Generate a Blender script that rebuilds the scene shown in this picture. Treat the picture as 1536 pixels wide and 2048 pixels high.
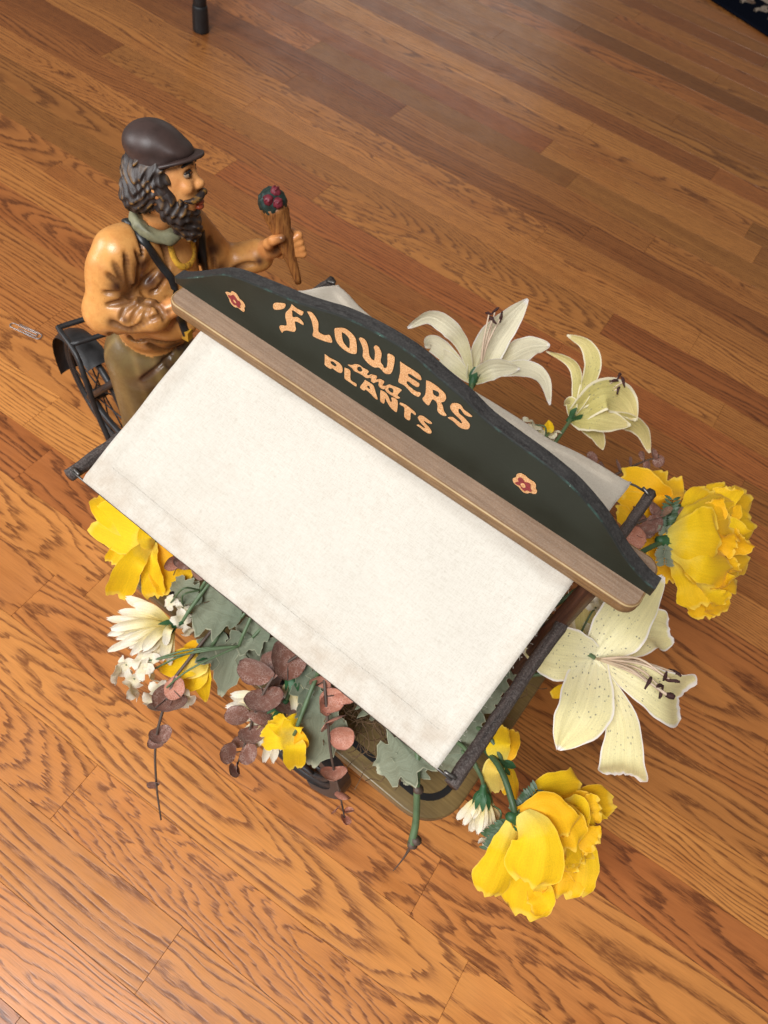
import bpy, bmesh, math, random
import numpy as np
from mathutils import Vector, Matrix, Quaternion
random.seed(7); RNG = np.random.default_rng(11)
scn = bpy.context.scene
for o in list(bpy.data.objects): bpy.data.objects.remove(o)

# ------------------------------------------------------------------ camera
CAM_LOC = np.array([.1619, -.34823, .93]); CAM_ROT = (0.55876, -0.15667, 0.64959)
cam = bpy.data.cameras.new('camera'); cam_o = bpy.data.objects.new('camera', cam)
scn.collection.objects.link(cam_o); scn.camera = cam_o
cam_o.location = CAM_LOC; cam_o.rotation_euler = CAM_ROT
cam.sensor_fit = 'HORIZONTAL'; cam.sensor_width = 36; cam.lens = 1500/1536*36
cam.clip_start = .01; cam.clip_end = 60
cam.dof.use_dof = True; cam.dof.focus_distance = .60; cam.dof.aperture_fstop = 16
# ------------------------------------------------------------------ light: two windows of the room, an added overhead key, soft bounce
world = bpy.data.worlds.new('World'); scn.world = world; world.use_nodes = True
bg = world.node_tree.nodes['Background']; bg.inputs[0].default_value = (1, .87, .74, 1); bg.inputs[1].default_value = .17
def area(name, loc, target, sx, sy, power, col):
    l = bpy.data.lights.new(name, 'AREA'); l.shape = 'RECTANGLE'; l.size = sx; l.size_y = sy; l.energy = power; l.color = col
    o = bpy.data.objects.new(name, l); scn.collection.objects.link(o); o.location = loc
    o.rotation_euler = (Vector(target)-Vector(loc)).to_track_quat('-Z', 'Y').to_euler(); return o
area('overhead_key_light', (.0, -1.32, 2.1), (.0, 0, .2), 1.1, .9, 64, (.98, .99, 1))  # overhead key, added to brighten the face and the petals
area('side_window_light', (-1.9, -1.35, 1.35), (0, 0, .2), 1.0, .9, 34, (.99, .99, 1))
area('far_window_light', (-2.9, 4.6, 1.7), (-.3, .6, .1), 2.2, 1.6, 10, (1, .97, .93))
scn.view_settings.view_transform = 'Standard'; scn.view_settings.look = 'None'
scn.view_settings.exposure = 0; scn.view_settings.gamma = 1
scn.render.engine = 'CYCLES'

# ------------------------------------------------------------------ helpers
def eul(rx, ry, rz):
    cx, sx, cy, sy, cz, sz = math.cos(rx), math.sin(rx), math.cos(ry), math.sin(ry), math.cos(rz), math.sin(rz)
    return np.array([[cz, -sz, 0], [sz, cz, 0], [0, 0, 1]])@np.array([[cy, 0, sy], [0, 1, 0], [-sy, 0, cy]])@np.array([[1, 0, 0], [0, cx, -sx], [0, sx, cx]])
CR = eul(*CAM_ROT)
def ray(x, y): return CR@np.array([(x-768)/1500., -(y-1024)/1500., -1.])
def at(x, y, z):
    d = ray(x, y); return CAM_LOC+d*((z-CAM_LOC[2])/d[2])
def link(o, parent=None):
    scn.collection.objects.link(o)
    if parent is not None: o.parent = parent
    return o
def tag(o, label=None, cat=None, group=None, kind=None):
    if label: o['label'] = label
    if cat: o['category'] = cat
    if group: o['group'] = group
    if kind: o['kind'] = kind
    return o
def empty(name, loc, label=None, cat=None, group=None, rz=0):
    o = bpy.data.objects.new(name, None); o.empty_display_size = .02; o.location = loc; o.rotation_euler = (0, 0, rz); link(o)
    return tag(o, label, cat, group)
def mesh(name, V, F, mat, parent=None, smooth=True, uv=None, col=None, off=None, mats=None, fm=None):
    V = np.asarray(V, float)
    if off is not None: V = V-np.asarray(off)
    me = bpy.data.meshes.new(name); me.from_pydata([tuple(v) for v in V], [], [tuple(int(i) for i in f) for f in F])
    for m_ in (mats or [mat]): me.materials.append(m_)
    if fm is not None: me.polygons.foreach_set('material_index', np.asarray(fm, np.int32))
    if smooth: me.polygons.foreach_set('use_smooth', np.ones(len(me.polygons), bool))
    if uv is not None:
        l = me.uv_layers.new(name='UVMap'); idx = np.zeros(len(me.loops), np.int32); me.loops.foreach_get('vertex_index', idx)
        l.data.foreach_set('uv', np.asarray(uv, np.float32)[idx].ravel())
    if col is not None:
        a = me.color_attributes.new('paint', 'FLOAT_COLOR', 'POINT')
        c4 = np.ones((len(V), 4), np.float32); c4[:, :3] = col; a.data.foreach_set('color', c4.ravel())
    me.update(); o = bpy.data.objects.new(name, me); return link(o, parent)
class Acc:                                   # gathers pieces into one mesh
    def __init__(s): s.V = []; s.F = []; s.U = []; s.n = 0
    def add(s, V, F, U=None):
        V = np.asarray(V, float).reshape(-1, 3); s.V.append(V); s.F += [[i+s.n for i in f] for f in F]
        s.U.append(np.zeros((len(V), 2)) if U is None else np.asarray(U)); s.n += len(V)
    def out(s, name, mat, parent=None, off=None, smooth=True):
        return mesh(name, np.concatenate(s.V), s.F, mat, parent, smooth, np.concatenate(s.U), off=off)
def unit(v): v = np.asarray(v, float); return v/(np.linalg.norm(v)+1e-12)
def spline(P, n):                            # Catmull-Rom through the points
    P = np.asarray(P, float)
    if len(P) == 2: return P[0]+(P[1]-P[0])*np.linspace(0, 1, n)[:, None]
    Q = np.vstack([2*P[0]-P[1], P, 2*P[-1]-P[-2]]); t = np.linspace(0, len(P)-1-1e-9, n); i = t.astype(int); u = (t-i)[:, None]
    a, b, c_, d = Q[i], Q[i+1], Q[i+2], Q[i+3]
    return .5*((2*b)+(-a+c_)*u+(2*a-5*b+4*c_-d)*u*u+(-a+3*b-3*c_+d)*u**3)
def tube(P, r, n=None, k=8, caps=True, jit=0, flat=1.):
    P = np.asarray(P, float); P = spline(P, n) if n else P; N = len(P)
    rr = np.interp(np.linspace(0, 1, N), np.linspace(0, 1, len(np.atleast_1d(r))), np.atleast_1d(r)) if np.ndim(r) else np.full(N, r)
    T = np.gradient(P, axis=0); T /= np.linalg.norm(T, axis=1)[:, None]+1e-12
    s = unit(np.cross(T[0], [0.31, .2, .93])); V = []
    for i in range(N):
        s = unit(s-T[i]*(s@T[i])); b = np.cross(T[i], s); a = np.arange(k)/k*2*np.pi
        q = rr[i]*(1+jit*RNG.standard_normal(k)) if jit else rr[i]
        V.append(P[i]+(np.cos(a)*q)[:, None]*s+(np.sin(a)*q*flat)[:, None]*b)
    V = np.concatenate(V); F = [[i*k+j, i*k+(j+1) % k, (i+1)*k+(j+1) % k, (i+1)*k+j] for i in range(N-1) for j in range(k)]
    if caps: F += [list(range(k))[::-1], [(N-1)*k+j for j in range(k)]]
    U = np.stack([np.repeat(np.linspace(0, 1, N), k), np.tile(np.arange(k)/k, N)], 1)
    return V, F, U
def box(lo, hi):
    x0, y0, z0 = lo; x1, y1, z1 = hi
    return [(x0, y0, z0), (x1, y0, z0), (x1, y1, z0), (x0, y1, z0), (x0, y0, z1), (x1, y0, z1), (x1, y1, z1), (x0, y1, z1)], [[0, 3, 2, 1], [4, 5, 6, 7], [0, 1, 5, 4], [1, 2, 6, 5], [2, 3, 7, 6], [3, 0, 4, 7]]
def rrect(hx, hy, r, k=7, cx=0, cy=0):
    P = []
    for sx, sy, a0 in ((1, 1, 0), (-1, 1, 90), (-1, -1, 180), (1, -1, 270)):
        for i in range(k): a = math.radians(a0+90*i/(k-1)); P.append((cx+sx*(hx-r)+r*math.cos(a), cy+sy*(hy-r)+r*math.sin(a)))
    return P
def prism(P, z0, z1, bev=0., k=3):           # polygon extruded in z with rounded rims
    P = np.asarray(P, float); n = len(P); E = np.roll(P, -1, 0)-P; nn = np.stack([E[:, 1], -E[:, 0]], 1); nn /= np.linalg.norm(nn, axis=1)[:, None]+1e-12
    vn = nn+np.roll(nn, 1, 0); vn /= (np.linalg.norm(vn, axis=1)**2)[:, None]/2+1e-9
    if abs(bev) < 1e-9: rings = [(0, z0), (0, z1)]
    else:
        rings = [(bev*(1-math.sin(a)), z0+bev*(1-math.cos(a))) for a in np.linspace(0, math.pi/2, k+1)]
        rings += [(bev*(1-math.cos(a)), z1-bev*(1-math.sin(a))) for a in np.linspace(0, math.pi/2, k+1)]
    V = np.concatenate([np.c_[P-vn*d, np.full(n, z)] for d, z in rings]); m = len(rings)
    F = [[i*n+j, i*n+(j+1) % n, (i+1)*n+(j+1) % n, (i+1)*n+j] for i in range(m-1) for j in range(n)]
    return V, F+[list(range(n))[::-1], [(m-1)*n+j for j in range(n)]]

# ------------------------------------------------------------------ procedural materials
class NT:
    def __init__(s, name):
        s.m = bpy.data.materials.new(name); s.m.use_nodes = True; s.t = s.m.node_tree; s.b = s.t.nodes['Principled BSDF']; s.o = s.t.nodes['Material Output']
    def n(s, ty, **kw):
        nd = s.t.nodes.new('ShaderNode'+ty)
        for k, v in kw.items(): setattr(nd, k, v)
        return nd
    def put(s, sock, v):
        if isinstance(v, bpy.types.NodeSocket): s.t.links.new(v, sock)
        else: sock.default_value = (v if not isinstance(v, tuple) or len(v) != 3 or sock.type != 'RGBA' else (*v, 1))
    def mth(s, op, a, b=0., c=0., clamp=False):
        nd = s.n('Math', operation=op); nd.use_clamp = clamp
        for i, v in enumerate((a, b, c)): s.put(nd.inputs[i], v)
        return nd.outputs[0]
    def vm(s, op, a, b=(0, 0, 0)):
        nd = s.n('VectorMath', operation=op); s.put(nd.inputs[0], a); s.put(nd.inputs[1], b); return nd.outputs[0]
    def noise(s, vec, scale=5., detail=3., rough=.5, dist=0.):
        nd = s.n('TexNoise'); s.put(nd.inputs['Vector'], vec); nd.inputs['Scale'].default_value = scale; nd.inputs['Detail'].default_value = detail
        nd.inputs['Roughness'].default_value = rough; nd.inputs['Distortion'].default_value = dist; return nd.outputs['Fac']
    def ramp(s, fac, stops, interp='LINEAR'):
        nd = s.n('ValToRGB'); r = nd.color_ramp; r.interpolation = interp
        while len(r.elements) < len(stops): r.elements.new(.5)
        for e, (p, c) in zip(r.elements, stops): e.position = p; e.color = (*c, 1) if len(c) == 3 else c
        s.put(nd.inputs[0], fac); return nd.outputs[0]
    def mix(s, fac, a, b, op='MIX'):
        nd = s.n('Mix', data_type='RGBA', blend_type=op); s.put(nd.inputs[0], fac); s.put(nd.inputs[6], a); s.put(nd.inputs[7], b); return nd.outputs[2]
    def obj(s): return s.n('TexCoord').outputs['Object']
    def uv(s): return s.n('TexCoord').outputs['UV']
    def attr(s, name, ty='OBJECT'): nd = s.n('Attribute'); nd.attribute_type = ty; nd.attribute_name = name; return nd
    def sep(s, v): nd = s.n('SeparateXYZ'); s.put(nd.inputs[0], v); return nd.outputs
    def comb(s, x, y, z):
        nd = s.n('CombineXYZ')
        for i, v in enumerate((x, y, z)): s.put(nd.inputs[i], v)
        return nd.outputs[0]
    def bump(s, h, strength=.3, dist=.001):
        nd = s.n('Bump'); nd.inputs['Strength'].default_value = strength; nd.inputs['Distance'].default_value = dist; s.put(nd.inputs['Height'], h)
        s.put(s.b.inputs['Normal'], nd.outputs[0]); return nd
    def set(s, **kw):
        for k, v in kw.items(): s.put(s.b.inputs[k.replace('_', ' ')], v)
        return s
    def translucent(s, col, fac):
        tr = s.n('BsdfTranslucent'); s.put(tr.inputs[0], col); mx = s.n('MixShader'); mx.inputs[0].default_value = fac
        s.t.links.new(s.b.outputs[0], mx.inputs[1]); s.t.links.new(tr.outputs[0], mx.inputs[2]); s.t.links.new(mx.outputs[0], s.o.inputs[0])
def paint(name, col, rough=.5, var=.25, scale=60., dark=None, bump=.15, spec=.5, metallic=0., bs=400.):
    t = NT(name); v = t.obj(); n1 = t.noise(v, scale, 4, .6); d = dark or tuple(c*(1-var) for c in col); l = tuple(min(1, c*(1+var*.6)) for c in col)
    t.set(Base_Color=t.ramp(n1, [(.3, d), (.5, col), (.72, l)]), Roughness=rough, Specular_IOR_Level=spec, Metallic=metallic)
    if bump: t.bump(t.noise(v, bs, 3), bump, .0006)
    return t.m

def mat_oak():
    t = NT('oak_floor'); v = t.obj(); sd = t.attr('seed').outputs['Fac']; tone = t.attr('tone').outputs['Fac']; red = t.attr('red').outputs['Fac']
    cut = t.attr('cut').outputs['Fac']; off = t.attr('yoff').outputs['Fac']; slope = t.attr('slope').outputs['Fac']; frq = t.attr('freq').outputs['Fac']
    o = t.comb(t.mth('MULTIPLY', sd, 17.3), t.mth('MULTIPLY', sd, 7.7), t.mth('MULTIPLY', sd, 3.1))
    p = t.vm('ADD', v, o); x, y, z = t.sep(v)
    big = t.noise(t.vm('MULTIPLY', p, (2.2, 9, 1)), 1., 2, .5)
    mid = t.noise(t.vm('MULTIPLY', p, (9, 40, 1)), 1., 3, .55)
    fib = t.noise(t.vm('MULTIPLY', p, (14, 400, 1)), 1., 2, .6)
    fib2 = t.noise(t.vm('MULTIPLY', p, (55, 420, 1)), 1., 3, .6)
    yy = t.mth('ADD', t.mth('ADD', y, off), t.mth('MULTIPLY', t.mth('SUBTRACT', big, .5), .085))
    xx = t.mth('ADD', x, t.mth('ADD', t.mth('MULTIPLY', t.mth('SUBTRACT', fib, .5), .030), t.mth('MULTIPLY', t.mth('SUBTRACT', fib2, .5), .016)))
    zz = t.mth('ADD', t.mth('MULTIPLY', xx, slope), t.mth('ADD', cut, t.mth('MULTIPLY', t.mth('SUBTRACT', mid, .5), .022)))
    r = t.mth('SQRT', t.mth('ADD', t.mth('MULTIPLY', yy, yy), t.mth('MULTIPLY', zz, zz)))
    r = t.mth('ADD', r, t.mth('MULTIPLY', t.mth('SUBTRACT', mid, .5), .006))
    gap = t.noise(t.comb(t.mth('MULTIPLY', r, 45.), sd, 0.), 1., 2, .5)
    ring = t.mth('FRACT', t.mth('ADD', t.mth('MULTIPLY', t.mth('MULTIPLY', r, frq), 158.), t.mth('MULTIPLY', gap, 2.5)))
    early = t.ramp(ring, [(0, (.05,)*3), (.08, (1,)*3), (.24, (.85,)*3), (.42, (.18,)*3), (.7, (0,)*3), (1, (.05,)*3)])
    pore = t.ramp(t.noise(t.vm('MULTIPLY', p, (30, 1300, 1)), 1., 2, .65), [(.44, (0,)*3), (.64, (1,)*3)])
    streak = t.noise(t.vm('MULTIPLY', p, (1.5, 45, 1)), 1., 3, .6)
    light = t.mix(red, (.585, .243, .062), (.45, .142, .040)); dark = t.mix(red, (.210, .073, .021), (.145, .042, .015))
    amt = t.mth('MULTIPLY', early, t.mth('ADD', .30, t.mth('MULTIPLY', t.ramp(fib2, [(.40, (0,)*3), (.60, (1,)*3)]), .70)), clamp=True)
    amt = t.mth('ADD', amt, t.mth('MULTIPLY', pore, t.mth('ADD', .22, t.mth('MULTIPLY', early, .45))), clamp=True)
    c = t.mix(amt, light, dark)
    c = t.mix(1., c, t.ramp(streak, [(.28, (.84, .80, .76)), (.5, (.98, .98, .98)), (.75, (1.08, 1.07, 1.04))]), 'MULTIPLY')
    blot = t.noise(p, 7., 3, .6); c = t.mix(t.ramp(blot, [(.55, (0,)*3), (.78, (.40,)*3)]), c, t.mix(1., c, (.72, .50, .42), 'MULTIPLY'))
    c = t.mix(1., c, t.comb(tone, tone, tone), 'MULTIPLY')
    t.set(Base_Color=c, Roughness=t.ramp(t.noise(v, 18, 3), [(.3, (.27,)*3), (.7, (.40,)*3)]), Specular_IOR_Level=.45, Coat_Weight=.12, Coat_Roughness=.16)
    t.bump(t.mth('MULTIPLY', amt, -1.), .22, .0004); return t.m

def mat_canvas(name, base, stain):
    t = NT(name); v = t.obj(); x, y, z = t.sep(v)
    wx = t.mth('SINE', t.mth('ADD', t.mth('MULTIPLY', x, 5600.), t.mth('MULTIPLY', t.noise(v, 60, 2), 6.))); wy = t.mth('SINE', t.mth('ADD', t.mth('MULTIPLY', y, 6100.), t.mth('MULTIPLY', t.noise(v, 75, 2), 6.)))
    weave = t.mth('MULTIPLY', wx, wy); g = t.noise(v, 900, 3, .7); slub = t.noise(t.vm('MULTIPLY', v, (120, 1500, 300)), 1., 3, .6); slub2 = t.noise(t.vm('MULTIPLY', v, (1500, 120, 300)), 1., 3, .6)
    c = t.ramp(t.noise(v, 14, 4, .55), [(.3, base), (.7, tuple(b*.94 for b in base))])
    hem = t.mth('MULTIPLY', t.ramp(t.attr('stainy', 'GEOMETRY').outputs['Fac'], [(0, (0,)*3), (1, (1,)*3)]), t.ramp(t.noise(v, 55, 5, .65), [(.36, (0,)*3), (.66, (1,)*3)]))
    c = t.mix(t.mth('MULTIPLY', hem, .42), c, stain)
    c = t.mix(t.ramp(t.noise(t.vm('ADD', v, (3.1, .7, 0)), 9, 5, .6), [(.60, (0,)*3), (.80, (.35,)*3)]), c, stain)
    c = t.mix(t.ramp(t.noise(t.vm('ADD', v, (1.1, 4.7, 0)), 150, 3, .6), [(.69, (0,)*3), (.76, (.22,)*3)]), c, tuple(s*.7 for s in stain))
    gr = t.mth('ADD', t.mth('MULTIPLY', g, .34), t.mth('ADD', t.mth('MULTIPLY', slub, .33), t.mth('MULTIPLY', slub2, .33)))
    c = t.mix(1., c, t.ramp(gr, [(.40, (.87, .85, .82)), (.52, (1, 1, 1)), (.66, (1.06, 1.06, 1.05))]), 'MULTIPLY')
    t.set(Base_Color=c, Roughness=.92, Specular_IOR_Level=.15, Sheen_Weight=.15)
    t.bump(t.mth('ADD', t.mth('MULTIPLY', weave, .25), t.mth('MULTIPLY', gr, 2.2)), .55, .0006)
    t.translucent((.75, .70, .6, 1), .10); return t.m

def mat_wornwood(name, a, b, rough=.6, axis=0, dust=0., bumpy=.3, spec=.4):
    t = NT(name); v = t.obj(); s = [420, 420, 420]; s[axis] = 14; g = t.noise(t.vm('MULTIPLY', v, tuple(s)), 1., 4, .6); w = t.noise(v, 38, 5, .65); f = t.noise(v, 700, 3, .6)
    c = t.ramp(g, [(.32, b), (.62, a)]); c = t.mix(t.ramp(w, [(.42, (0,)*3), (.66, (.6,)*3)]), c, tuple(.5*(p+q)*.75 for p, q in zip(a, b)))
    if dust: c = t.mix(t.ramp(f, [(.45, (0,)*3), (.72, (dust,)*3)]), c, (.62, .57, .52))
    t.set(Base_Color=c, Roughness=t.ramp(w, [(.3, (rough*.8,)*3), (.7, (min(1, rough*1.2),)*3)]), Specular_IOR_Level=spec); t.bump(t.mth('ADD', g, f), bumpy, .0006); return t.m

def mat_petal(name, tip, base, edge=None, spots=False, vein=.12, trans=.22, rough=.62, mid=None, edgew=.82, crackle=None):
    t = NT(name); u, w, _ = t.sep(t.uv()); ob = t.obj()
    aw = t.mth('ABSOLUTE', t.mth('SUBTRACT', t.mth('MULTIPLY', w, 2.), 1.)); blot = t.noise(ob, 70, 4, .6)
    uu = t.mth('ADD', u, t.mth('MULTIPLY', t.mth('SUBTRACT', blot, .5), .35))
    c = t.ramp(uu, [(0, base), (.45, mid or tuple((p+q)/2 for p, q in zip(tip, base))), (1, tip)])
    ve = t.noise(t.comb(t.mth('MULTIPLY', u, 2.), t.mth('MULTIPLY', w, 26.), 0.), 1., 3, .6)
    c = t.mix(vein, c, t.mix(1., c, t.ramp(ve, [(.35, (.62, .59, .50)), (.6, (1.08,)*3)]), 'MULTIPLY'))
    c = t.mix(.35, c, t.mix(1., c, t.ramp(t.noise(ob, 900, 2), [(.3, (.75,)*3), (.7, (1.12,)*3)]), 'MULTIPLY'))
    if edge:
        e = t.mth('MAXIMUM', t.ramp(t.mth('ADD', aw, t.mth('MULTIPLY', t.mth('SUBTRACT', blot, .5), .12)), [(edgew, (0,)*3), (edgew+.07, (1,)*3)]), t.ramp(u, [(.94, (0,)*3), (.975, (1,)*3)]))
        c = t.mix(e, c, edge)
    if crackle:
        vo = t.n('TexVoronoi'); vo.feature = 'DISTANCE_TO_EDGE'; t.put(vo.inputs['Vector'], ob); vo.inputs['Scale'].default_value = 420.
        c = t.mix(t.mth('MULTIPLY', t.ramp(vo.outputs['Distance'], [(.02, (1,)*3), (.16, (0,)*3)]), t.ramp(t.noise(ob, 160, 3), [(.38, (0,)*3), (.62, (.85,)*3)])), c, crackle)
    if spots:
        vo = t.n('TexVoronoi'); t.put(vo.inputs['Vector'], t.comb(t.mth('MULTIPLY', u, 19.), t.mth('MULTIPLY', w, 11.), 0.)); vo.inputs['Scale'].default_value = 1.
        sp = t.ramp(vo.outputs['Distance'], [(.15, (1,)*3), (.22, (0,)*3)]); k = t.ramp(u, [(.10, (1,)*3), (.5, (.9,)*3), (.66, (0,)*3)]); ctr = t.ramp(aw, [(.78, (1,)*3), (.9, (0,)*3)])
        c = t.mix(t.mth('MULTIPLY', t.mth('MULTIPLY', sp, k), t.mth('MULTIPLY', ctr, .8)), c, (.16, .15, .13))
    t.set(Base_Color=c, Roughness=rough, Specular_IOR_Level=.25, Sheen_Weight=.08)
    t.bump(t.mth('ADD', t.mth('MULTIPLY', ve, 1.5), t.noise(ob, 1200, 2)), .35, .0007)
    t.translucent(c, trans); return t.m
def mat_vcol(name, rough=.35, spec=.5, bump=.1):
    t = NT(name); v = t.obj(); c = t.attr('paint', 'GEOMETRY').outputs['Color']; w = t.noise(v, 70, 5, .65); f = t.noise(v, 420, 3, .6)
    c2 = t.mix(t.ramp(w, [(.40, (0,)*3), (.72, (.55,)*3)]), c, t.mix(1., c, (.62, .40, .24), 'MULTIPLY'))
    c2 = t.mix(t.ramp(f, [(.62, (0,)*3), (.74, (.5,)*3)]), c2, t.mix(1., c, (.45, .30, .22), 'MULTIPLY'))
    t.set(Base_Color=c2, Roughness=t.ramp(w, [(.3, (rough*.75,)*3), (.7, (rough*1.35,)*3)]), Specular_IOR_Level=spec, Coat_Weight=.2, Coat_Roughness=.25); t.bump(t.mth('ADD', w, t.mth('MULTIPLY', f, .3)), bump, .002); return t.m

M = dict(
 oak=mat_oak(), gap=paint('floor_gap', (.03, .016, .008), .8),
 canvas=mat_canvas('canvas_roof', (.685, .640, .562), (.45, .33, .23)), canvas_far=mat_canvas('canvas_roof_far', (.88, .79, .65), (.6, .46, .33)),  # far panel: same cloth, colour lightened because less light reaches it
 ledge=mat_wornwood('ledge_wood', (.31, .205, .135), (.21, .128, .078), .55, 0, .12), ledge_edge=mat_wornwood('ledge_edge_wood', (.26, .145, .062), (.15, .078, .032), .5, 0, .05), ledge_line=mat_wornwood('ledge_worn_arris', (.46, .32, .15), (.30, .18, .075), .5),
 sign_back=mat_wornwood('sign_dark_wood', (.040, .038, .037), (.018, .016, .016), .5, 0, .05, .15),
 metal=paint('black_iron', (.022, .021, .022), .45, .4, 90, bump=.25), twig=mat_wornwood('dark_branch', (.085, .062, .055), (.018, .013, .012), .7, 1, .14, .9),
 wire=paint('grey_wire', (.16, .15, .14), .4, .2, metallic=.8), post=mat_wornwood('post_brown_wood', (.10, .04, .022), (.04, .016, .01), .5, 2),
 tray=mat_wornwood('tray_olive_paint', (.20, .135, .052), (.13, .084, .030), .35, 0, 0., .12), tray_edge=mat_wornwood('tray_raw_edge', (.30, .20, .10), (.16, .095, .045), .6), stripe=paint('black_pinstripe', (.010, .010, .011), .4, .2),
 moss=paint('dry_moss', (.13, .075, .035), .9, .5, 200), box=mat_wornwood('planter_brown', (.09, .045, .02), (.04, .018, .01), .6),
 stem=paint('green_stem', (.085, .135, .062), .5, .35), stem_dark=paint('dark_green_stem', (.042, .085, .034), .5, .3), stem_brown=paint('brown_stem', (.085, .055, .040), .6, .4),
 sage=mat_petal('sage_leaf', (.25, .265, .185), (.14, .17, .115), edge=(.40, .40, .28), vein=.45, trans=.12, rough=.7, edgew=.93),
 euc=mat_petal('brown_eucalyptus', (.225, .110, .084), (.23, .10, .07), edge=(.085, .032, .026), vein=.35, trans=.06, rough=.28, crackle=(.40, .28, .235), edgew=.92),
 euc_red=mat_petal('rosy_eucalyptus', (.54, .23, .15), (.42, .16, .105), edge=(.17, .06, .05), crackle=(.62, .34, .26), vein=.3, trans=.12, rough=.5, edgew=.92),
 lily=mat_petal('lily_petal', (.90, .80, .40), (.88, .82, .56), edge=(.92, .86, .80), spots=True, vein=.22, trans=.18, mid=(.90, .82, .46), edgew=.90),
 lily_plain=mat_petal('lily_petal_plain', (.84, .78, .58), (.68, .62, .32), edge=(.88, .84, .78), vein=.35, trans=.25, mid=(.86, .80, .58), edgew=.90),
 lily_green=mat_petal('lily_petal_greenish', (.84, .70, .32), (.54, .46, .14), edge=(.88, .80, .58), spots=True, vein=.35, trans=.25, mid=(.66, .58, .22)),
 yellow=mat_petal('yellow_petal', (.94, .57, .010), (.92, .78, .18), edge=(.94, .64, .07), vein=.18, trans=.28, mid=(.94, .63, .011), edgew=.95), orange=mat_petal('deep_yellow_petal', (.93, .54, .010), (.88, .40, .006), edge=(.94, .62, .07), vein=.16, trans=.2, edgew=.94),
 paleyel=mat_petal('pale_yellow_petal', (.86, .66, .16), (.80, .50, .03), edge=(.92, .70, .16), vein=.16, trans=.22),
 mum=mat_petal('cream_petal', (.88, .83, .74), (.70, .52, .08), vein=.35, trans=.25, mid=(.85, .73, .36)), white=mat_petal('white_blossom', (.88, .82, .72), (.78, .70, .46), vein=.2, trans=.25),
 anther=paint('maroon_anther', (.045, .012, .010), .8, .5, 300), filament=paint('cream_filament', (.62, .47, .34), .5, .2), calyx=paint('green_calyx', (.022, .085, .028), .55, .3),
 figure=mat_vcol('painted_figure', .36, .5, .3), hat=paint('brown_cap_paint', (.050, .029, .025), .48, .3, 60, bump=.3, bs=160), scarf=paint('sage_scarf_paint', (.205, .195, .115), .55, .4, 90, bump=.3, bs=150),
 strap=paint('black_strap_paint', (.020, .021, .022), .4, .3), goldtrim=paint('gold_braid_paint', (.66, .36, .04), .4, .4, 220, dark=(.22, .09, .015)), lip=paint('red_lip_paint', (.40, .075, .03), .3, .3), brow=paint('black_brow_paint', (.012, .010, .010), .4), eyew=paint('eye_white_paint', (.30, .21, .14), .3), gold=paint('brass_buckle_paint', (.55, .30, .03), .35, .3),
 wrap=mat_wornwood('brown_paper_wrap', (.48, .20, .055), (.14, .040, .014), .4, 2), bouq=paint('bouquet_green_paint', (.018, .036, .030), .45, .5, 200), rose=paint('bouquet_rose_paint', (.17, .018, .030), .5, .5, 220),
 rubber=paint('black_rubber', (.016, .017, .019), .42, .3), clip=paint('clip_steel', (.40, .385, .38), .35, .05, 20., bump=0, metallic=.7))
# ------------------------------------------------------------------ floor: strips of stained oak, laid 4 degrees off the cart's axis
PA = .0727; PU = np.array([math.cos(PA), math.sin(PA)]); PV = np.array([-math.sin(PA), math.cos(PA)])
W = .072; V0 = .22-W*15; NROW = 55
fl = mesh('floor', [tuple(PU*u+PV*v)+(z,) for z in (-.03, -.0146) for u, v in ((-2.2, V0), (1.6, V0), (1.6, V0+W*NROW), (-2.2, V0+W*NROW))], [[0, 3, 2, 1], [4, 5, 6, 7], [0, 1, 5, 4], [1, 2, 6, 5], [2, 3, 7, 6], [3, 0, 4, 7]], M['gap'], smooth=False); tag(fl, kind='structure')
JOINT = {12: [.06-.62, .06], 29: [-.30, .219], 28: [-.9, -.2], 34: [-.62, -.114], 26: [-.85, -.1], 16: [-.45, .3], 15: [-.15, .55], 14: [.1, .7], 24: [-.85, .2], 38: [-.9, -.1], 11: [-.5, .4], 10: [-.3, .32], 9: [-.35, .25]}
TONE = {12: (1.12, .05), 11: (.92, .85), 10: (1.05, .2), 9: (1.05, .45), 8: (1.1, .1), 7: (1.05, .35), 6: (1.05, .2), 5: (1.05, .4), 13: (1.0, .3), 14: (.95, .5), 15: (.95, .45), 16: (.88, .75), 17: (.95, .25), 18: (.85, .5), 25: (.95, .3), 26: (.70, .7), 31: (1.1, .05), 37: (.66, .5), 38: (1.0, .1), 34: (.8, .3), 24: (1.05, .2)}
def plank(u0, u1, v0, v1):
    L = u1-u0; B = v1-v0; e = .00022; h = .00011
    P = [(-L/2+h, -B/2+h), (L/2-h, -B/2+h), (L/2-h, B/2-h), (-L/2+h, B/2-h)]
    V, F = prism(P, -.0145, 0, 0.); V = np.asarray(V); V = np.vstack([V, V[4:]*[1-2*e/L, 1-2*e/B, 1]]); V[4:8, 2] = -.0005
    F = [[0, 3, 2, 1]]+[[j, (j+1) % 4, 4+(j+1) % 4, 4+j] for j in range(4)]+[[4+j, 4+(j+1) % 4, 8+(j+1) % 4, 8+j] for j in range(4)]+[[8, 9, 10, 11]]
    o = mesh('plank', V, F, M['oak'], fl, smooth=False)
    c2 = PU*((u0+u1)/2)+PV*((v0+v1)/2); o.location = (c2[0], c2[1], RNG.uniform(-.00012, .00012)); o.rotation_euler = (0, 0, PA); return o
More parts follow.
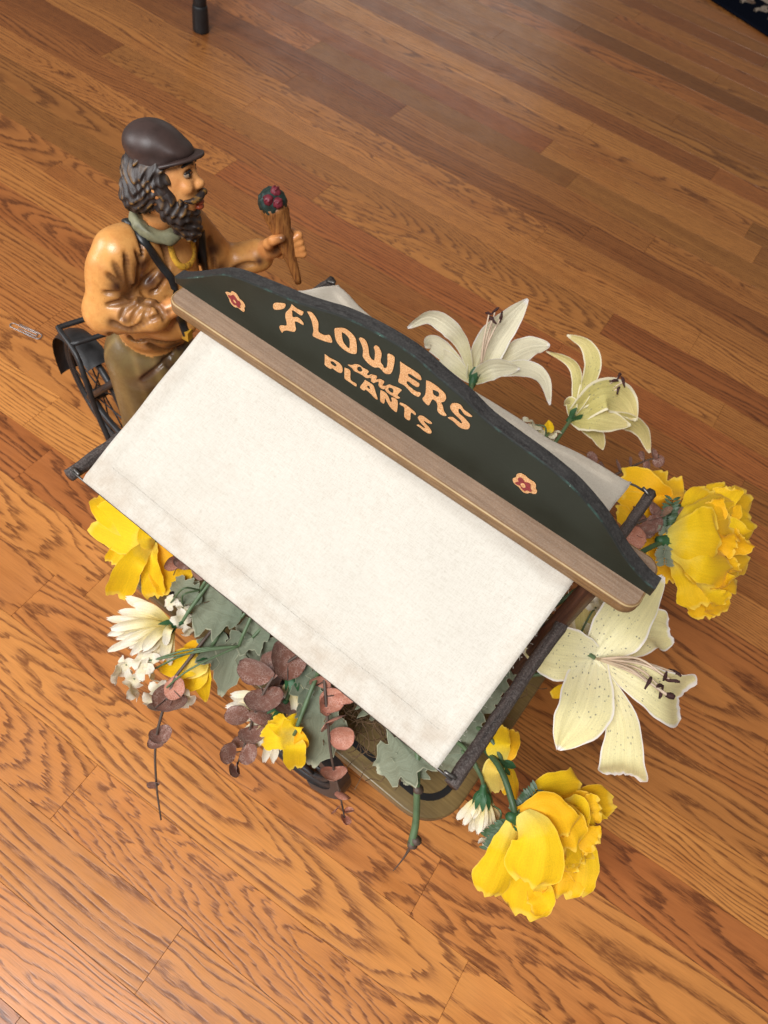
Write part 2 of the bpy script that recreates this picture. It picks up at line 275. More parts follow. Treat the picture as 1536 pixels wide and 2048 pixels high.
for i in range(NROW):
    v0 = V0+i*W; cuts = sorted(JOINT.get(i, []))
    if not cuts: cuts = [RNG.uniform(-.9, .9)]
    ends = [cuts[0]]
    while ends[0] > -2.2: ends.insert(0, ends[0]-RNG.uniform(.55, 1.35))
    for c_ in cuts[1:]: ends.append(c_)
    while ends[-1] < 1.6: ends.append(ends[-1]+RNG.uniform(.55, 1.35))
    ends = [-2.2]+[q for q in ends if -2.05 < q < 1.45]+[1.6]
    for a, b in zip(ends, ends[1:]):
        o = plank(a, b, v0, v0+W); tn, rd = TONE.get(i, (None, None))
        o['seed'] = float(RNG.uniform(0, 60)); o['tone'] = float(tn*RNG.uniform(.95, 1.05) if tn else RNG.uniform(.62, 1.1)); o['red'] = float(rd if rd is not None else RNG.uniform(0, 1))
        o['freq'] = float(RNG.uniform(.85, 1.25)); o['cut'] = float(RNG.uniform(.0, .045)*RNG.choice([-1, 1])); o['yoff'] = float(RNG.uniform(-.045, .045)); o['slope'] = float(RNG.uniform(.03, .16)*RNG.choice([-1, 1]))
        if i > 16 and RNG.uniform() < .72 or i in (12, 14): o['yoff'] = float(RNG.choice([-1, 1])*RNG.uniform(.07, .20)); o['slope'] = float(RNG.uniform(-.03, .03)); o['cut'] = float(RNG.uniform(-.03, .03))
        if i in (6, 8, 9, 10, 11, 13, 15, 16): o['freq'] = float(RNG.uniform(.5, .8))
        if i in (8, 9, 10, 13, 15): o['yoff'] = float(RNG.uniform(-.015, .015)); o['cut'] = float(RNG.uniform(-.01, .01)); o['slope'] = float(RNG.choice([-1, 1])*RNG.uniform(.07, .12))

# ------------------------------------------------------------------ the flower cart
cart = empty('flower_cart', (0, 0, 0), 'small wooden flower cart with cream canvas roof and dark green sign along its ridge', 'cart')
# platform: olive board with a raw edge and a black pinstripe
TZ = .150
V, F = prism(rrect(.232, .146, .045, 9), TZ-.013, TZ, .0025)
n_ = 36; fm = [1 if i < n_*5 else 0 for i in range(len(F)-2)]+[1, 0]
tray = mesh('platform', V, F, None, cart, mats=[M['tray'], M['tray_edge']], fm=fm)
V = []; F = []
for k_, (dx, z) in enumerate(((.016, TZ+.0002), (.016, TZ+.0009), (.0225, TZ+.0009), (.0225, TZ+.0002))): V += [(*p, z) for p in rrect(.232-dx, .146-dx, .045-dx*.8, 9)]
for a in range(3): F += [[a*36+j, a*36+(j+1) % 36, (a+1)*36+(j+1) % 36, (a+1)*36+j] for j in range(36)]
mesh('pinstripe', V, F, M['stripe'], tray, smooth=False)
# planter trough standing in the middle of the platform, filled with dry moss
V, F = prism(rrect(.165, .082, .015, 5), TZ, TZ+.05, .002); pb = mesh('planter_box', V, F, M['box'], cart)
ac = Acc()
for k_ in range(520):
    c0 = np.array([RNG.uniform(-.17, .2), RNG.uniform(-.105, .1), TZ+.048+RNG.uniform(0, .014)])
    if k_ % 5 == 0: c0 = np.array([RNG.uniform(.06, .16), RNG.uniform(-.125, -.085), TZ+.02+RNG.uniform(0, .03)])
    a = RNG.uniform(0, 6.28); P = [c0]
    for s_ in range(5): a += RNG.normal(0, .8); P.append(P[-1]+np.array([math.cos(a)*.009, math.sin(a)*.009, RNG.normal(0, .0035)]))
    ac.add(*tube(P, .00055, 9, 3, False))
mo = ac.out('moss', M['moss'], pb); mo['kind'] = 'stuff'
# end posts, cross arms, eave wires
for sx in (-1, 1):
    P = np.array([[sx*.197, .003, TZ], [sx*.196, .002, .28], [sx*.196, .002, .462]])
    mesh('post', *tube(P, [.009, .0085, .008], 14, 10)[:2], M['post'], cart)
    y = np.linspace(-.170 if sx > 0 else -.172, .176, 46); P = np.c_[np.full(46, sx*.1975)+.0004*np.sin(y*40+sx)+RNG.normal(0, .0002, 46), y, .379+.0004*np.cos(y*47)]
    V, F, U = tube(P, np.interp(y, [-.17, .18], [.0056, .0052])*1.0, None, 12); V += RNG.normal(0, .00028, V.shape)
    mesh('cross_arm', V, F, M['twig'], cart)
    for sy in (-1, 1):   # little pegs that hold the wire
        ac = Acc(); ac.add(*tube([[sx*.1975, sy*.166, .385], [sx*.188, sy*.168, .387]], .0016, 4, 6)); ac.out('wire_peg', M['wire'], cart)
for sy in (-1, 1):
    P = [[-.199+.398*s, sy*.1685-(.0305*max(0, math.sin(math.pi*(s*1.09-.045)))**.55 if sy > 0 else 0), .3835+(.0150*max(0, math.sin(math.pi*(s*1.09-.045)))**.55 if sy > 0 else 0)] for s in np.linspace(0, 1, 25)]
    mesh('eave_wire', *tube(P, .0011, None, 6)[:2], M['wire'], cart)
# canvas panels: sagging cloth with turned hems
def panel(sy, mat, name):
    nx, ny = 90, 44; V = []; st = []
    for j in range(ny):
        t = j/(ny-1)
        for i in range(nx):
            s = i/(nx-1); x = -.1825+.365*s
            tt = t if sy < 0 else 1-(1-t)*(1-.19*math.sin(math.pi*s)**.55)
            if sy < 0: x += (1-t)*.001*math.sin(s*9); y = -.1695+t*(.1695-.004); z = min(.3865+t*.0835, .4572)
            else: x = -.1825+.3585*s+.0012*math.sin(t*7+s); y = .1695-tt*(.1695-.004); y += (1-t)*(.0012*math.sin(s*23)+.0006*math.sin(s*47)); z = min(.3865+tt*.0835, .4572)
            z -= .0042*math.sin(math.pi*t)*math.sin(math.pi*s)**.6
            z += .0007*math.sin(s*17+t*5)*math.sin(t*9+1)+.0004*math.sin(s*43-t*21)
            if sy > 0: z += .0008*math.sin(s*30+t*6)*(1-t)**2
            ed = min(s*.365, (1-s)*.365); e2 = t*.186
            hem = max(1/(1+math.exp((ed-.0125)/.0005)), 1/(1+math.exp((e2-.0225)/.0006))); z += .0016*hem
            if ed > .0125 and ed < .0165: z -= .0004
            if e2 < .004: z -= (.004-e2)*.55
            V.append((x, y, z)); st.append(max(1/(1+math.exp((e2-.03)/.006)), .5*hem))
    V = np.array(V); n = len(V); L = V.copy(); L[:, 2] -= .0012; VV = np.vstack([V, L]); F = []
    for j in range(ny-1):
        for i in range(nx-1):
            a = j*nx+i; q = [a, a+1, a+nx+1, a+nx]; F += [q, [k+n for k in q[::-1]]]
    rim = [i for i in range(nx)]+[j*nx+nx-1 for j in range(1, ny)]+[(ny-1)*nx+i for i in range(nx-2, -1, -1)]+[j*nx for j in range(ny-2, 0, -1)]
    for a, b in zip(rim, rim[1:]+rim[:1]): F.append([b, a, a+n, b+n])
    if sy > 0: F = [f[::-1] for f in F]
    o = mesh(name, VV, F, mat, cart); at_ = o.data.attributes.new('stainy', 'FLOAT', 'POINT'); at_.data.foreach_set('value', np.array(st+st, np.float32))
    # row of stitches along the hem
    ac = Acc()
    def sag(s, t): i = int(round(s*(nx-1))); j = int(round(t*(ny-1))); return V[j*nx+i]
    for k in range(110):
        s = .04+.92*k/110; a = V[6*nx+int(s*(nx-1))]; t_ = .121
        p = np.array([-.1825+.365*s, sy*(.1695-t_*.1655), np.interp(t_, [5/43, 6/43], [V[5*nx+int(s*(nx-1))][2], a[2]])+.0003]); ac.add(*tube([p, p+[.0018, 0, 0]], .00022, 2, 4))
    if sy < 0:                                   # frayed threads along the cut right edge
        a2 = Acc()
        for k in range(38):
            j = RNG.integers(1, ny-4); p = V[j*nx+nx-1]-[0, 0, .0006]; d = np.array([RNG.uniform(.2, 1), RNG.normal(0, .6), RNG.normal(-.3, .4)]); l_ = RNG.uniform(.001, .004); a2.add(*tube([p-d*.0005, p+d*l_*.5+RNG.normal(0, .0006, 3), p+d*l_], .00010, 5, 3, False))
        q = a2.out('loose_threads', mat, o); q['kind'] = 'stuff'
    if sy < 0: ac.out('hem_stitching', M['canvas'], o)
    return o
panel(-1, M['canvas'], 'canvas_panel'); panel(1, M['canvas_far'], 'canvas_panel')
# ridge ledge and sign board share one frame, turned 2 degrees on the posts
SA = math.radians(1.97); SO = np.array([.004, -.0038, .47]); SU = np.array([math.cos(SA), math.sin(SA), 0]); SN = np.array([-math.sin(SA), math.cos(SA), 0])
def sgn(u, n, w): return SO+SU*u+SN*n+np.array([0, 0, w])
V, F = prism(rrect(.2255, .0262, .012, 7, 0, .0062), -.0115, 0, .0022, 3); V = np.array([sgn(*p) for p in V]); nn = 28
fm = [2 if 5*nn <= i < 6*nn else (1 if i < 7*nn else 0) for i in range(len(F)-2)]+[1, 0]
ledge = mesh('ridge_ledge', V, F, None, cart, mats=[M['ledge'], M['ledge_edge'], M['ledge_line']], fm=fm)
EDGE= [(-233.1,6.0),(-224.9,9.6),(-203.5,24.7),(-186.3,37.5),(-175.7,44.1),(-160.8,49.5),(-142.3,53.8),(-120.0,58.9),(-107.6,61.6),(-83.8,69.1),(-65.2,75.3),(-35.6,80.2),(-4.3,80.9),(20.9,75.5),(43.8,71.0),(62.1,64.8),(84.4,62.0),(107.4,60.1),(123.4,57.8),(141.3,53.7),(165.0,43.1),(181.9,32.1),(197.5,20.9),(217.5,11.4),(227.6,10.0)]
#base [(-233.0,-4.2),(226.7,3.0)]
GLYPHS={
'F_dot': [[(-126.7,46.0),(-124.8,48.8),(-120.1,51.8),(-115.9,53.9),(-114.8,52.7),(-116.4,48.7),(-121.7,43.7),(-125.7,41.8),(-126.8,43.8)]] ,
'F': [[(-109.4,57.5),(-103.9,56.7),(-98.2,57.6),(-98.6,54.5),(-100.4,52.6),(-107.9,52.8),(-108.0,48.6),(-107.4,46.0),(-103.2,48.6),(-99.3,48.2),(-97.0,46.4),(-97.4,44.7),(-102.1,44.3),(-105.0,42.8),(-104.2,38.4),(-103.5,35.9),(-104.8,32.3),(-108.0,30.4),(-112.3,28.4),(-115.5,25.3),(-116.6,22.8),(-119.6,26.4),(-118.2,29.8),(-113.0,33.0),(-112.9,36.8),(-114.3,40.9),(-114.3,45.5),(-112.1,50.0),(-110.3,53.6)]] ,
'L': [[(-94.6,60.1),(-91.1,62.0),(-87.9,60.9),(-85.0,58.4),(-83.5,55.3),(-82.8,48.3),(-80.3,47.4),(-76.6,48.4),(-73.0,51.3),(-71.0,50.2),(-69.4,45.9),(-74.4,43.1),(-79.7,41.4),(-85.1,40.2),(-87.5,40.6),(-87.2,46.0),(-88.4,50.2),(-90.5,55.5)]] ,
'O': [[(-68.9,59.3),(-68.2,61.6),(-62.0,66.1),(-58.4,67.0),(-54.6,66.4),(-51.0,64.8),(-49.1,62.0),(-47.6,56.4),(-47.0,51.2),(-48.9,48.6),(-53.2,46.7),(-59.3,46.6),(-64.2,48.6),(-66.9,51.8)],[(-62.3,61.8),(-59.6,62.1),(-56.4,61.0),(-54.5,58.2),(-53.8,51.0),(-56.9,51.3),(-59.9,53.5),(-61.5,57.3)]] ,
'W': [[(-47.2,65.5),(-46.2,67.6),(-43.1,68.4),(-40.2,66.7),(-38.0,62.5),(-36.3,56.9),(-34.0,54.4),(-31.4,54.8),(-31.6,59.6),(-32.4,64.1),(-33.8,66.4),(-32.9,69.1),(-30.5,69.6),(-27.9,67.4),(-26.4,64.2),(-26.3,59.2),(-25.4,56.4),(-23.3,55.2),(-22.4,53.5),(-20.3,55.5),(-20.4,60.6),(-21.8,67.4),(-21.0,69.3),(-18.2,70.0),(-15.7,68.9),(-14.9,62.0),(-15.1,54.9),(-16.5,51.4),(-19.9,49.1),(-22.7,49.8),(-23.5,50.4),(-26.6,50.8),(-29.9,48.3),(-34.4,48.0),(-38.4,49.4),(-41.4,51.9),(-41.9,57.1),(-43.8,61.6)]] ,
'E': [[(-10.9,68.7),(-5.8,68.5),(0.4,68.5),(6.1,68.1),(8.3,66.1),(8.5,64.2),(5.6,63.2),(0.9,63.5),(-2.0,62.8),(-2.2,61.3),(-1.1,60.1),(3.4,60.2),(6.9,60.1),(8.3,59.7),(8.4,57.4),(7.1,55.6),(3.4,55.2),(-0.1,55.8),(-1.6,54.8),(-1.2,52.6),(2.0,51.3),(7.4,50.8),(10.5,52.3),(11.4,51.1),(10.9,48.3),(9.2,46.8),(4.8,46.6),(0.9,48.2),(-3.4,49.5),(-8.0,49.1),(-8.6,54.3),(-8.8,59.7)]] ,
'R': [[(12.4,66.8),(15.8,67.8),(21.5,67.7),(26.3,66.6),(29.4,65.3),(30.9,62.2),(30.3,58.1),(28.4,55.5),(30.5,53.2),(32.7,49.1),(35.5,47.0),(33.9,44.9),(30.5,44.3),(27.8,45.8),(26.5,50.7),(24.6,53.5),(21.5,53.5),(20.8,50.4),(19.6,45.1),(14.0,47.4),(14.7,52.0),(14.6,56.9)],[(19.2,62.4),(22.1,63.3),(24.3,63.3),(25.2,60.5),(24.5,58.6),(22.3,58.1),(20.7,58.6)]] ,
'S': [[(35.8,57.6),(36.3,60.9),(38.9,63.4),(41.4,64.5),(43.7,64.1),(46.5,62.1),(50.5,61.8),(53.7,60.8),(51.4,59.0),(47.6,58.6),(44.1,60.8),(42.6,60.3),(42.7,58.2),(44.4,56.0),(48.6,55.1),(53.2,53.0),(54.7,51.3),(54.7,47.9),(52.7,45.4),(49.1,43.8),(45.6,44.2),(41.7,45.5),(37.2,45.4),(37.9,46.9),(40.3,48.8),(44.3,48.5),(47.6,47.9),(48.4,49.3),(46.4,51.3),(40.8,52.9),(37.1,55.0)]] ,
'P': [[(-74.5,29.5),(-69.5,29.1),(-64.3,29.9),(-59.7,29.8),(-57.1,27.4),(-56.5,23.9),(-57.4,21.2),(-60.7,19.8),(-66.1,20.1),(-67.4,18.2),(-72.9,18.2),(-73.7,22.4)],[(-68.7,25.7),(-66.3,27.5),(-63.1,26.8),(-62.5,25.1),(-64.2,23.5),(-67.3,23.7)]] ,
'L2': [[(-55.2,28.9),(-49.8,29.4),(-48.1,20.4),(-42.7,20.1),(-41.9,18.0),(-43.0,17.0),(-48.0,17.3),(-53.0,17.5),(-53.9,19.6)]] ,
'A': [[(-35.8,29.8),(-31.2,30.0),(-27.4,29.4),(-24.6,24.4),(-21.5,18.6),(-24.6,18.0),(-27.8,19.5),(-33.3,20.6),(-34.5,18.5),(-38.3,18.6),(-38.1,21.9),(-36.5,26.3)],[(-33.0,25.4),(-31.0,26.6),(-29.8,23.9),(-31.9,23.6)]] ,
'N': [[(-20.9,29.8),(-16.5,30.4),(-13.1,28.2),(-10.5,24.6),(-9.4,26.4),(-10.5,29.8),(-5.1,30.3),(-3.2,19.1),(-5.4,17.9),(-9.4,19.1),(-13.4,22.4),(-15.6,25.0),(-15.3,18.7),(-18.8,18.5),(-20.1,24.3)]] ,
'T': [[(-2.5,30.3),(1.5,31.4),(6.6,31.1),(11.8,29.8),(12.0,27.4),(8.2,27.3),(9.1,18.8),(4.0,18.5),(2.0,27.7),(-2.4,28.1)]] ,
'S2': [[(14.6,26.5),(15.3,29.5),(18.1,31.4),(21.3,31.3),(26.5,30.6),(26.2,28.9),(22.6,27.7),(20.7,28.0),(20.8,26.2),(25.6,24.2),(28.5,21.9),(28.6,19.5),(26.5,17.7),(22.2,17.4),(18.7,18.2),(15.8,18.1),(16.4,19.8),(19.4,20.2),(22.3,20.1),(22.3,21.7),(17.8,23.6)]] ,
'a': [[(-52.8,34.2),(-49.3,36.2),(-46.5,39.3),(-42.7,41.1),(-39.7,40.6),(-34.0,41.0),(-35.0,37.2),(-33.8,36.4),(-31.4,39.6),(-30.7,37.9),(-32.7,34.4),(-35.4,32.8),(-38.8,33.0),(-42.8,32.6),(-46.4,32.0),(-48.5,33.4),(-51.6,33.6)],[(-44.0,37.8),(-42.1,40.0),(-40.2,39.3),(-39.5,37.3),(-41.0,35.0),(-43.1,34.5),(-44.1,36.0)]] ,
'n': [[(-31.2,39.5),(-27.7,41.1),(-26.1,40.6),(-26.7,37.1),(-23.8,40.2),(-20.0,41.0),(-19.4,39.7),(-20.2,35.8),(-18.4,36.5),(-17.2,37.7),(-16.6,36.1),(-18.4,32.9),(-21.2,32.1),(-23.5,33.4),(-23.8,36.9),(-26.1,34.9),(-27.9,32.6),(-30.4,32.8),(-30.5,35.4),(-31.8,35.5)]] ,
'd': [[(-17.2,37.7),(-14.9,41.0),(-11.5,41.9),(-8.5,43.0),(-4.1,43.4),(-5.0,40.0),(-6.2,35.5),(-3.6,34.7),(-5.9,32.2),(-9.5,32.0),(-14.6,31.9),(-17.3,33.7)],[(-14.3,38.0),(-11.7,39.2),(-10.3,37.6),(-10.7,34.6),(-13.2,34.4),(-14.9,35.7)]] ,
'f1o': [[(-175.5,26.5),(-173.8,28.0),(-171.6,28.8),(-170.3,29.0),(-168.7,31.9),(-166.1,32.6),(-163.2,32.1),(-160.4,29.2),(-157.6,28.7),(-155.4,27.0),(-154.7,24.3),(-155.8,23.0),(-155.2,21.0),(-156.1,18.4),(-159.0,18.2),(-162.4,18.7),(-165.3,17.2),(-168.2,17.5),(-170.8,19.4),(-171.7,22.0),(-173.6,24.4)]] ,
'f1r': [[(-172.6,25.8),(-169.5,27.1),(-167.1,29.4),(-164.7,28.6),(-162.8,26.7),(-160.4,27.0),(-159.2,24.4),(-160.2,22.1),(-159.3,21.0),(-161.9,19.5),(-163.8,20.4),(-166.7,19.5),(-169.1,21.1),(-169.6,23.0),(-171.7,24.2)]] ,
'f1c': [[(-166.2,25.4),(-165.0,25.2),(-163.3,23.7),(-164.3,23.0),(-166.2,24.0)]] ,
'f2o': [[(99.8,26.9),(99.9,28.3),(101.3,31.1),(100.8,33.9),(102.0,36.6),(103.6,37.8),(106.8,38.1),(109.8,37.3),(113.3,37.4),(115.7,36.8),(117.1,34.7),(117.6,32.5),(119.4,30.9),(119.8,27.9),(118.3,25.9),(115.8,24.9),(114.4,22.6),(111.8,21.1),(108.7,22.0),(106.5,23.2),(103.1,23.6),(101.0,25.0)]] ,
'f2r': [[(102.5,25.4),(103.4,27.2),(104.5,28.5),(103.0,31.1),(104.0,33.6),(106.1,34.0),(108.6,32.1),(110.7,33.6),(113.0,33.4),(114.3,30.0),(116.3,27.8),(114.9,26.1),(112.8,25.7),(111.8,23.5),(108.8,24.1),(106.9,25.7),(104.3,24.8)]] ,
'f2c': [[(106.7,28.2),(107.3,30.0),(109.0,30.5),(110.6,29.0),(110.8,27.5),(109.4,26.4),(107.7,26.8)]] ,
}

t = NT('sign_green_paint'); v = t.obj(); x_, y_, z_ = t.sep(v); w_ = t.noise(v, 16, 4, .6); sc = t.noise(t.vm('MULTIPLY', v, (60, 700, 700)), 1., 3, .6)
c_ = t.ramp(w_, [(.35, (.013, .016, .010)), (.65, (.021, .025, .017))]); c_ = t.mix(t.ramp(t.noise(v, 900, 3, .7), [(.70, (0,)*3), (.78, (.5,)*3)]), c_, (.14, .13, .11))
t.set(Base_Color=c_, Roughness=t.ramp(w_, [(.3, (.34,)*3), (.7, (.50,)*3)]), Specular_IOR_Level=.32); t.bump(t.mth('ADD', sc, t.noise(v, 300, 3)), .12, .0005); M['sign'] = t.m
t = NT('sign_worn_arris'); v = t.obj(); w_ = t.noise(v, 55, 5, .7); f_ = t.noise(v, 420, 3, .6)
c_ = t.mix(t.ramp(w_, [(.50, (0,)*3), (.66, (.8,)*3)]), (.020, .022, .020), (.045, .10, .082)); c_ = t.mix(t.ramp(t.mth('MULTIPLY', w_, f_), [(.40, (0,)*3), (.44, (1,)*3)]), c_, (.55, .62, .56)); t.set(Base_Color=c_, Roughness=.4); M['arris'] = t.m
t = NT('copper_letter_paint'); v = t.obj(); g_ = t.noise(v, 1100, 2, .7); h_ = t.noise(v, 45, 3)
c_ = t.ramp(g_, [(.3, (.42, .17, .055)), (.5, (.66, .34, .145)), (.68, (.82, .52, .28))]); c_ = t.mix(t.ramp(h_, [(.4, (0,)*3), (.7, (.35,)*3)]), c_, (.45, .19, .07)); t.set(Base_Color=c_, Roughness=.5, Specular_IOR_Level=.4); t.bump(g_, .4, .0004); M['copper'] = t.m
M['redp'] = paint('red_flower_paint', (.235, .028, .030), .5, .3, 500)
# board: outline in (along, up), 12 mm thick
top = spline(np.array(EDGE)/1000., 90); P = np.vstack([[[-.233, -.0006]], top, [[.2285, -.0006]]])[::-1]
V, F = prism(P, -.0125, 0., .0011, 2)
V = np.array([sgn(p[0], -p[2], p[1]) for p in V]); nb = len(P)
fm = [1 if i >= 3*nb else 2 for i in range(len(F)-2)]+[0, 0]; fm[-1] = 0; fm[-2] = 2
board = mesh('sign_board', V, F, None, cart, mats=[M['sign'], M['arris'], M['sign_back']], fm=fm, smooth=False)
def glyph(name, key, mat, lift, parent):
    loops = [spline(np.array(L+L[:1])/1000., len(L)*3+1)[:-1] for L in GLYPHS[key]]
    cu = bpy.data.curves.new(name, 'CURVE'); cu.dimensions = '2D'; cu.fill_mode = 'BOTH'; cu.extrude = .00012
    for L in loops:
        s = cu.splines.new('POLY'); s.points.add(len(L)-1); s.use_cyclic_u = True
        for q, p in zip(s.points, L): q.co = (p[0], p[1], 0, 1)
    tmp = bpy.data.objects.new('tmp', cu); scn.collection.objects.link(tmp); dg = bpy.context.evaluated_depsgraph_get()
    me = bpy.data.meshes.new_from_object(tmp.evaluated_get(dg)); bpy.data.objects.remove(tmp)
    for vv in me.vertices: vv.co = Vector(sgn(vv.co.x, -lift-vv.co.z, vv.co.y))
    me.name = name; me.materials.clear(); me.materials.append(mat); o = bpy.data.objects.new(name, me); return link(o, parent)
LT = M['copper']
for k_, nm in (('F', 'letter_F'), ('L', 'letter_L'), ('O', 'letter_O'), ('W', 'letter_W'), ('E', 'letter_E'), ('R', 'letter_R'), ('S', 'letter_S'), ('a', 'letter_a'), ('n', 'letter_n'), ('d', 'letter_d'), ('P', 'letter_P'), ('L2', 'letter_L'), ('A', 'letter_A'), ('N', 'letter_N'), ('T', 'letter_T'), ('S2', 'letter_S'), ('F_dot', 'letter_flourish')):
    glyph(nm, k_, LT, .0004, board)
for i in '12':
    glyph('painted_flower', 'f'+i+'o', LT, .0004, board); glyph('painted_flower', 'f'+i+'r', M['redp'], .0008, board); glyph('painted_flower', 'f'+i+'c', LT, .0012, board)
# wheels of the cart: spoked, outside the platform
def wheel(name, c, R_, yaw, parent, rt=.006, rim=.0035, ns=10, spoke=.0016):
    c = np.array(c); e = np.array([math.cos(yaw), math.sin(yaw), 0]); zt = np.array([0, 0, 1.]); n = np.cross(e, zt); a = np.linspace(0, 2*np.pi, 49)
    P = c+np.outer(np.cos(a), e)*(R_-rt)+np.outer(np.sin(a), zt)*(R_-rt); w = empty_part(name, c, parent)
    mesh('tyre', *tube(P, rt, None, 8, False)[:2], M['metal'], w, off=c)
    P = c+np.outer(np.cos(a), e)*(R_-rt*2.6)+np.outer(np.sin(a), zt)*(R_-rt*2.6); mesh('rim', *tube(P, rim, None, 6, False)[:2], M['metal'], w, off=c)
    mesh('hub', *tube([c-n*.011, c+n*.011], .008, 4, 10)[:2], M['metal'], w, off=c)
    for k in range(ns):
        b = 2*np.pi*k/ns+.2; d = e*math.cos(b)+zt*math.sin(b); mesh('spoke', *tube([c+n*.006*(-1)**k, c+d*(R_-rt*2.4)], spoke, 3, 5)[:2], M['metal'], w, off=c)
    return w
def empty_part(name, c, parent):
    o = bpy.data.objects.new(name, None); o.empty_display_size = .02; o.location = np.asarray(c)-np.array(parent.location); link(o, parent); return o
for y in (-.150, .150):
    w_ = wheel('cart_wheel', (.055, y, .068), .068, 0, cart, .0070, .004, 12, .002); V = []; F = []
    for i in range(26):
        a = math.radians(-60+250*i/25)
        for q, rr in ((-1, .074), (1, .074), (1, .058), (-1, .058)): V.append((.055+rr*math.cos(a), y+q*.0085, .068+rr*math.sin(a)))
    F = [[i*4+j, i*4+(j+1) % 4, (i+1)*4+(j+1) % 4, (i+1)*4+j] for i in range(25) for j in range(4)]+[[0, 1, 2, 3], [103, 102, 101, 100]]
    mesh('mudguard', V, F, M['metal'], w_, smooth=False, off=(.055, y, .068))
mesh('axle', *tube([[.055, -.165, .068], [.055, .165, .068]], .005, 4, 8)[:2], M['metal'], cart)
for sx in (-1, 1): mesh('support_leg', *tube([[sx*.19, 0, TZ-.012], [sx*.195, 0, .002]], [.009, .007], 4, 8)[:2], M['post'], cart)
